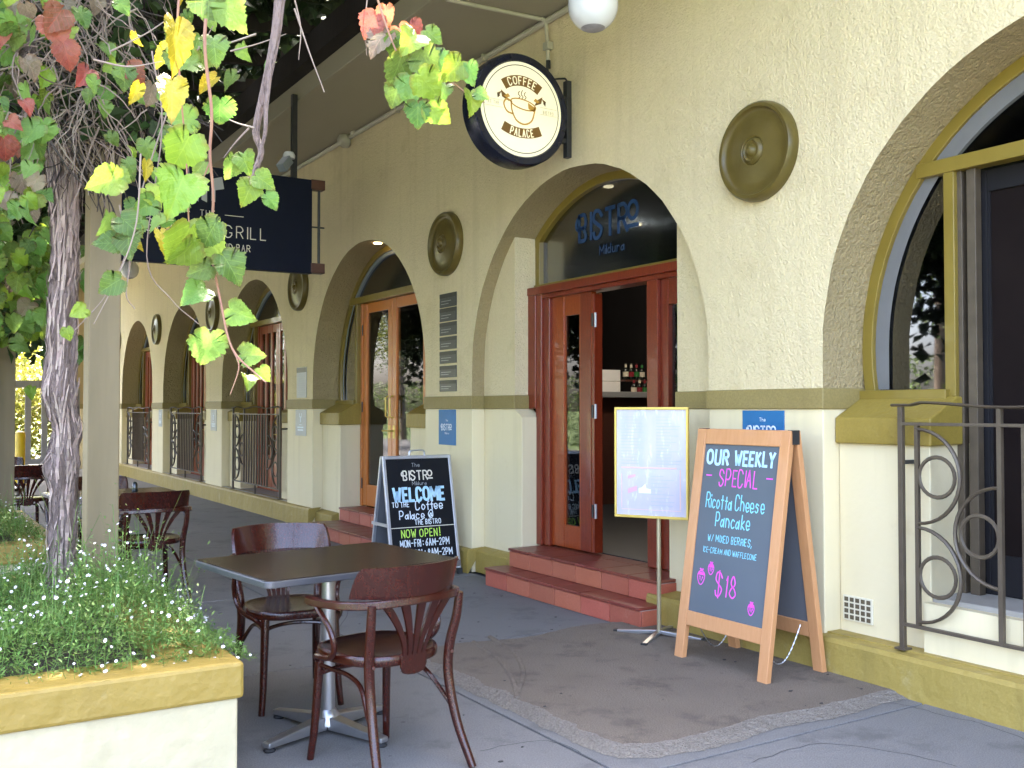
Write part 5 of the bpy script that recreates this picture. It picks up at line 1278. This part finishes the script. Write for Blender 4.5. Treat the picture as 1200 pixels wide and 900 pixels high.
# B, C: near sprays hanging in front; (px, py of leaf base, leaf length px, tip angle, colour, depth)
SPR = [(206, 28, 78, -.1, 'leaf_yellow', 2.2), (202, 95, 74, .05, 'leaf_yellow', 2.2), (222, 160, 62, -.45, 'leaf_lime', 2.2), (216, 205, 72, -.3, 'leaf_lime', 2.2), (222, 268, 68, -.25, 'leaf_lime', 2.2), (238, 262, 62, .55, 'leaf_green', 2.25), (252, 262, 46, -.7, 'leaf_green', 2.2),
       (226, 286, 52, -.5, 'leaf_lime', 2.2), (262, 300, 50, .5, 'leaf_green', 2.25), (246, 312, 38, -1.2, 'leaf_green', 2.25), (240, 338, 44, -.7, 'leaf_green', 2.3), (246, 392, 56, -.3, 'leaf_green', 2.3), (270, 362, 42, 1.3, 'leaf_green', 2.3), (283, 415, 36, 1.4, 'leaf_green', 2.3), (290, 440, 26, -.2, 'leaf_lime', 2.3), (305, 432, 24, .6, 'leaf_lime', 2.3),
       (234, -10, 58, .9, 'leaf_green', 2.0), (262, -4, 62, .8, 'leaf_green', 2.0), (250, 45, 42, .2, 'leaf_green', 2.3), (258, 118, 46, .1, 'leaf_green', 2.3), (232, 72, 40, -1.4, 'leaf_green', 2.3), (228, 140, 40, -1.4, 'leaf_green', 2.3), (275, 185, 36, -.2, 'leaf_green', 2.5), (285, 180, 34, .4, 'leaf_lime', 2.5), (296, 215, 38, -.4, 'leaf_lime', 2.4), (300, 206, 34, .9, 'leaf_lime', 2.4), (312, 228, 28, .6, 'leaf_green', 2.4), (240, 190, 28, -.6, 'leaf_green', 2.4),
       (140, 210, 50, -1.35, 'leaf_lime', 2.9), (138, 285, 36, -1.3, 'leaf_green', 2.9), (128, 252, 36, -.5, 'leaf_green', 2.9), (142, 255, 42, .9, 'leaf_green', 2.9), (150, 275, 42, .3, 'leaf_green', 2.9), (140, 328, 38, -1.1, 'leaf_green', 2.7), (100, 362, 26, -1.0, 'leaf_lime', 2.8), (172, 222, 36, .8, 'leaf_lime', 3.0), (188, 272, 40, -.1, 'leaf_yellow', 2.9), (205, 270, 34, .4, 'leaf_mauve', 2.9), (196, 200, 30, .9, 'leaf_yellow', 3.0), (172, 190, 30, -.2, 'leaf_yellow', 3.0), (78, 385, 20, .2, 'leaf_lime', 3.0), (180, 235, 36, -.9, 'leaf_green', 3.0),
       (440, 18, 40, -.55, 'leaf_red', 2.6), (452, 8, 30, 0, 'leaf_red', 2.6), (452, 38, 44, -.5, 'leaf_mauve', 2.6), (468, 34, 44, .5, 'leaf_red', 2.6), (480, 28, 34, .6, 'leaf_red', 2.65), (470, 42, 44, -.2, 'leaf_lime', 2.6), (488, 40, 44, -.6, 'leaf_lime', 2.55), (496, 60, 52, .5, 'leaf_green', 2.55), (470, 68, 48, -.3, 'leaf_green', 2.55), (492, 88, 50, .8, 'leaf_lime', 2.5), (482, 92, 44, .1, 'leaf_green', 2.55), (468, 100, 38, -.5, 'leaf_green', 2.6), (510, 62, 32, .4, 'leaf_green', 2.6), (540, 72, 42, -.75, 'leaf_lime', 2.55), (548, 76, 34, .4, 'leaf_green', 2.55), (552, 108, 36, -.3, 'leaf_lime', 2.55), (558, 108, 22, 1.2, 'leaf_green', 2.55), (522, 100, 34, -.2, 'leaf_green', 2.6), (504, 124, 40, 1.0, 'leaf_lime', 2.55), (490, 122, 38, -.1, 'leaf_green', 2.55), (478, 60, 36, -.9, 'leaf_yellow', 2.6), (500, 36, 30, .9, 'leaf_lime', 2.62)]
for px, py, L_, a, cc, d in SPR: add_leaf(at(px, py, d), L_ / FPX * d * .80, a + rv_.uniform(-.15, .15), cc, .6); NL += 1
def stem(pts, d, r, mt='stem_red', name='shoot'):
    q = catmull([at(x, y, d + (dd if dd else 0)) for x, y, dd in [(*p, 0) if len(p) == 2 else p for p in pts]], 6); n = len(q)
    MB().tube(q, [r * (1 - .55 * j / (n - 1)) for j in range(n)], 7).build(name, mt, V, smooth=True)
stem([(255, -60), (240, 40), (248, 130), (246, 180), (250, 230), (248, 290), (258, 350), (272, 408), (300, 438), (312, 448)], 2.28, .0042)
stem([(272, 408), (280, 430), (270, 462)], 2.28, .0022, 'stem_red'); stem([(246, 190), (235, 215), (222, 230)], 2.28, .002)
stem([(215, -60), (208, 30), (212, 110), (218, 180), (222, 270), (228, 300)], 2.22, .003)
stem([(428, -50), (446, 10), (460, 50), (476, 84), (488, 120), (492, 150)], 2.58, .0032); stem([(476, 50), (508, 85), (535, 100), (556, 118), (568, 120)], 2.58, .0022); stem([(432, -20), (428, 30), (430, 65)], 2.62, .002, 'twig')
stem([(332, -60), (326, 20), (318, 70), (308, 115), (300, 155), (306, 180), (292, 213)], 2.75, .016, 'bark', 'branch'); stem([(318, 70), (312, 125), (310, 160), (296, 205)], 2.72, .008, 'bark', 'branch'); stem([(345, -50), (325, 25), (312, 90)], 2.78, .010, 'bark', 'branch')
for q in (((200, 120), (170, 210), (150, 290), (125, 345), (80, 395)), ((165, 180), (160, 260), (140, 320), (110, 380)), ((178, 60), (190, 150), (172, 300), (200, 350), (233, 380)), ((140, 240), (152, 300), (148, 345), (158, 362)), ((340, -20), (352, 30), (350, 70)), ((345, 10), (362, 60), (380, 108)), ((300, 40), (262, 52), (232, 55)), ((270, 60), (300, 52), (335, 40)), ((205, 72), (232, 58), (250, 30)), ((292, 150), (275, 168), (262, 185)), ((298, 150), (280, 145), (268, 140)), ((110, 70), (150, 78), (190, 72)), ((130, 60), (170, 40), (200, 20))):
    stem(q, rv_.uniform(2.5, 3.2), .0028, 'twig', 'tendril')
# D: foliage of the next vine, beyond
W2 = thing('grape_vine', 'leafy vine hanging behind the trunk on the next pergola post', 'vine', (.78, 10.1, 0))
MB().tube(catmull([(.78, 10.1, 0), (.74, 10.05, 1.2), (.80, 10.0, 2.4), (.9, 10.1, 3.9)], 6), .05, 10).build('trunk', 'bark', W2, smooth=True)
for i in range(125):
    px = rv_.uniform(-10, 62); py = rv_.triangular(215, 470, 300)
    if py > 400 and rv_.random() < .6: continue
    add_leaf(at(px, py, rv_.uniform(6.8, 8.6)), rv_.uniform(.10, .15), rv_.uniform(-.9, .9), pick({'leaf_green': .62, 'leaf_lime': .3, 'leaf_mauve': .08}), .8, parent=W2)
for i in range(14): add_leaf(at(rv_.uniform(92, 102), rv_.uniform(290, 430), 7.5), rv_.uniform(.08, .12), rv_.uniform(-.5, .5), 'leaf_green', .8, parent=W2)
# canopy: one mass of leaves on the pergola
def leaf_cloud(name, mt, pts, size, rr, parent=None, label=None, cat=None, kind='stuff', wide=.38):
    m = MB()
    for p in pts:
        s = rr.uniform(.7, 1.3) * size; n = Vector((rr.gauss(0, .7), rr.gauss(0, .7), rr.gauss(.5, .7))).normalized(); a = n.orthogonal().normalized(); g = rr.uniform(0, 2 * pi); b = n.cross(a); a, b = a * cos(g) + b * sin(g), b * cos(g) - a * sin(g)
        p = Vector(p); fl = n * s * .12
        m.quad(p - a * s * .5, p + b * s * wide + fl - a * s * .1, p + a * s * .5, p - b * s * wide + fl - a * s * .1)
    o = m.build(name, mt, parent, kind=kind)
    if label: tag(o, label, cat)
    return o
rc = random.Random(31); pts = []
for i in range(46000):
    x = rc.uniform(-2.4, 3.30); y = rc.uniform(2.2, 24.5)  # street side widened, out of view, to shade the wall
    if y < 4.6 and rc.random() < .75: continue
    z0 = 4.22 + (x + 2.3) * .126
    dens = .5 + .5 * sin(x * 2.3 + 1) * sin(y * 1.7) ; 
    if rc.random() < .18 and dens < .25: continue
    pts.append((x, y, z0 + abs(rc.gauss(0, .22)) - .03))
for i in range(13000): pts.append((-2.35 + rc.gauss(0, .18), rc.uniform(5.5, 24.5), 4.25 - abs(rc.gauss(0, .9))))  # unseen hanging curtain, added to cut street light on the far bays
leaf_cloud('vine_canopy', 'leaf_canopy', pts, .20, rc, None, 'dense dark vine canopy overhead on the pergola rafters, with an added unseen curtain on the street side', 'vine')
pts = []
for i in range(2600):                      # inner mass behind the curtain at the upper left
    px = rc.triangular(-60, 190, 20); py = rc.uniform(-60, 160); pts.append(at(px, py, rc.uniform(4.3, 5.6)))
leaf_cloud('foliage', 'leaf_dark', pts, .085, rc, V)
pts = [at(rc.uniform(-25, 75), rc.triangular(190, 430, 250), rc.uniform(8.4, 10.2)) for i in range(2200)]
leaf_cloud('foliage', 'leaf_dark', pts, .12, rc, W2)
# ---- trees
def tree(x, y, h, cr, mt, n, label, seed, zc=None, leaf=.17, group='trees beyond the arcade'):
    rr = random.Random(seed); T_ = thing('tree', label, 'tree', (x, y, 0), group); zc = zc or h - cr
    MB().tube(catmull([(x, y, -.05), (x + .1, y + .05, zc * .45), (x - .05, y, zc), (x, y + .1, h - cr * .4)], 5), [.17 - .13 * j / 15 for j in range(16)], 10).build('trunk', 'trunk_bark', T_, smooth=True)
    cl_ = []; m = MB()
    for i in range(26):
        g = rr.uniform(0, 2 * pi); u = rr.uniform(-1, 1); q = rr.random() ** .45 * cr; s = sqrt(1 - u * u)
        c_ = Vector((x + q * s * cos(g), y + q * s * sin(g), zc + q * u * .8)); cl_.append((c_, rr.uniform(.28, .5) * cr))
        if i < 12: m.tube(catmull([(x, y, zc * rr.uniform(.5, .95)), ((x + c_.x) / 2, (y + c_.y) / 2, (zc + c_.z) / 2 + .1), tuple(c_)], 4), [.06 - .005 * j for j in range(9)], 6)
    m.build('limbs', 'trunk_bark', T_, smooth=True); pts = []
    for i in range(n):
        c_, r_ = rr.choice(cl_); d = Vector((rr.gauss(0, 1), rr.gauss(0, 1), rr.gauss(0, 1))).normalized() * r_ * rr.random() ** .4
        p = c_ + d
        if p.z > .3: pts.append(p)
    leaf_cloud('crown', mt, pts, leaf, rr, T_)
tree(2.2, 33, 7.5, 3.2, 'leaf_tree_yellow', 6500, 'bright yellow green tree beyond the white slatted gate', 1, zc=3.2)
tree(-1.5, 36, 9, 3.6, 'leaf_tree', 5000, 'green tree far left beyond the gate, behind the curtain of vine leaves', 2, zc=4)
tree(6.5, 41, 10, 4, 'leaf_tree_yellow', 5000, 'tall yellow green tree behind the end wing of the arcade', 3, zc=4.5)
tree(3.6, 47, 9, 4, 'leaf_tree_gold', 5000, 'farthest golden tree in the gap left of the vine trunk', 13, zc=3.6)
for i, (x, y, h, mt) in enumerate(((-10.5, 9, 8, 'leaf_tree_gold'), (-12.5, 15, 9, 'leaf_tree'), (-9, 27, 8.5, 'leaf_tree'), (-5.5, 36, 9, 'leaf_tree_yellow'), (-11, 42, 10, 'leaf_tree'), (-14, 3, 8, 'leaf_tree_gold'))):
    tree(x, y, h, h * .34, mt, 12000, ('street tree across the road, seen only mirrored in the arcade glass, number %s along' % ('one', 'two', 'three', 'four', 'five', 'six')[i]), 40 + i, group='street trees', leaf=.11)
rh = random.Random(8)
for i, (x, y, r_) in enumerate(((1.7, 26.5, .9), (2.9, 27.2, 1.0), (.4, 27.0, 1.0))):
    T_ = thing('shrub', 'bright yellow green shrub behind the slatted gate, %s of three' % ('middle', 'rightmost', 'leftmost')[i], 'shrub', (x, y, 0), 'shrubs behind the gate')
    MB().tube([(x, y, 0), (x, y, r_)], .05, 6).build('stem', 'trunk_bark', T_)
    pts = []
    for j in range(2600):
        d_ = Vector((rh.gauss(0, 1), rh.gauss(0, 1), rh.gauss(0, 1))).normalized() * rh.random() ** .35; pts.append((x + d_.x * r_, y + d_.y * r_, 1.2 + d_.z * 1.15))
    leaf_cloud('foliage', 'leaf_tree_yellow', pts, .11, rh, T_)
leaf_cloud('hedge', 'leaf_tree', [(-13.5 + rh.gauss(0, .5), rh.uniform(-8, 55), rh.uniform(0, 2.8)) for i in range(24000)], .13, rh, None, 'long clipped hedge added out of view across the road, to darken the arcade glass reflections', 'hedge')  # unseen leaf mass added to cover the bright horizon mirrored in the panes
# ---- gate, bollard, low wall in the sunlit background
G = thing('slatted_gate', 'pale slatted gate and frame in the sunlit background left of the vine trunk', 'gate', (2.2, 24.2, 0))
gx0, gx1, gy = .6, 3.5, 24.2
for x in (gx0, 2.05, gx1 - .06): MB().box((x, gy - .08, 0), (x + .16, gy + .08, 2.0)).build('gate_post', 'fence_white', G)
MB().box((gx0, gy - .06, 1.86), (gx1, gy + .06, 2.02)).build('top_rail', 'fence_white', G); MB().box((gx0, gy - .04, .18), (gx1, gy + .04, .30)).build('bottom_rail', 'fence_white', G)
for j in range(9):
    x = gx0 + .28 + j * .33; MB().box((x, gy - .03, .3), (x + .12, gy + .03, 1.86)).build('slat', 'fence_white', G)
b = thing('bollard', 'bright yellow bollard in the sunlit background left of the vine trunk', 'bollard', (2.06, 20.4, 0))
MB().lathe([(.085, 0), (.085, .92), (.075, .97), (.03, .99)], lambda a, c_, h: (2.06 + a, 20.4 + c_, h), 20).build('bollard_post', 'yellow_paint', b, smooth=True)
MB().lathe([(.13, 0), (.13, .015), (.09, .02)], lambda a, c_, h: (2.06 + a, 20.4 + c_, h), 20).build('base_plate', 'yellow_paint', b)
# ---- small litter on the pavement and a pale forked twig at the right edge
rl = random.Random(77); n_ = 0
lm = [MB().prism([(cos(2 * pi * j / 7) * rl.uniform(.6, 1) * .013, sin(2 * pi * j / 7) * rl.uniform(.4, .8) * .010) for j in range(7)], lambda u, v, d: (u, v, d), 0, .003).mesh('litter_chip', 'debris') for _ in range(3)]
lt = None
chips = MB()
for i in range(60):
    x = rl.uniform(1.2, 4.15); y = rl.uniform(3.0, 7.5); z = .028 if (2.55 < x and 3.2 < y < 5.1) else .001; s = rl.uniform(.004, .015); g = rl.uniform(0, pi)
    chips.prism([(x + s * cos(g + 2 * pi * j / 6) * rl.uniform(.6, 1.2), y + s * .6 * sin(g + 2 * pi * j / 6)) for j in range(6)], lambda u, v, d: (u, v, d), z, z + .002)
o = chips.build('pavement_litter', 'debris', kind='stuff'); tag(o, 'dark specks of leaf litter scattered on the grey pavement', 'litter')
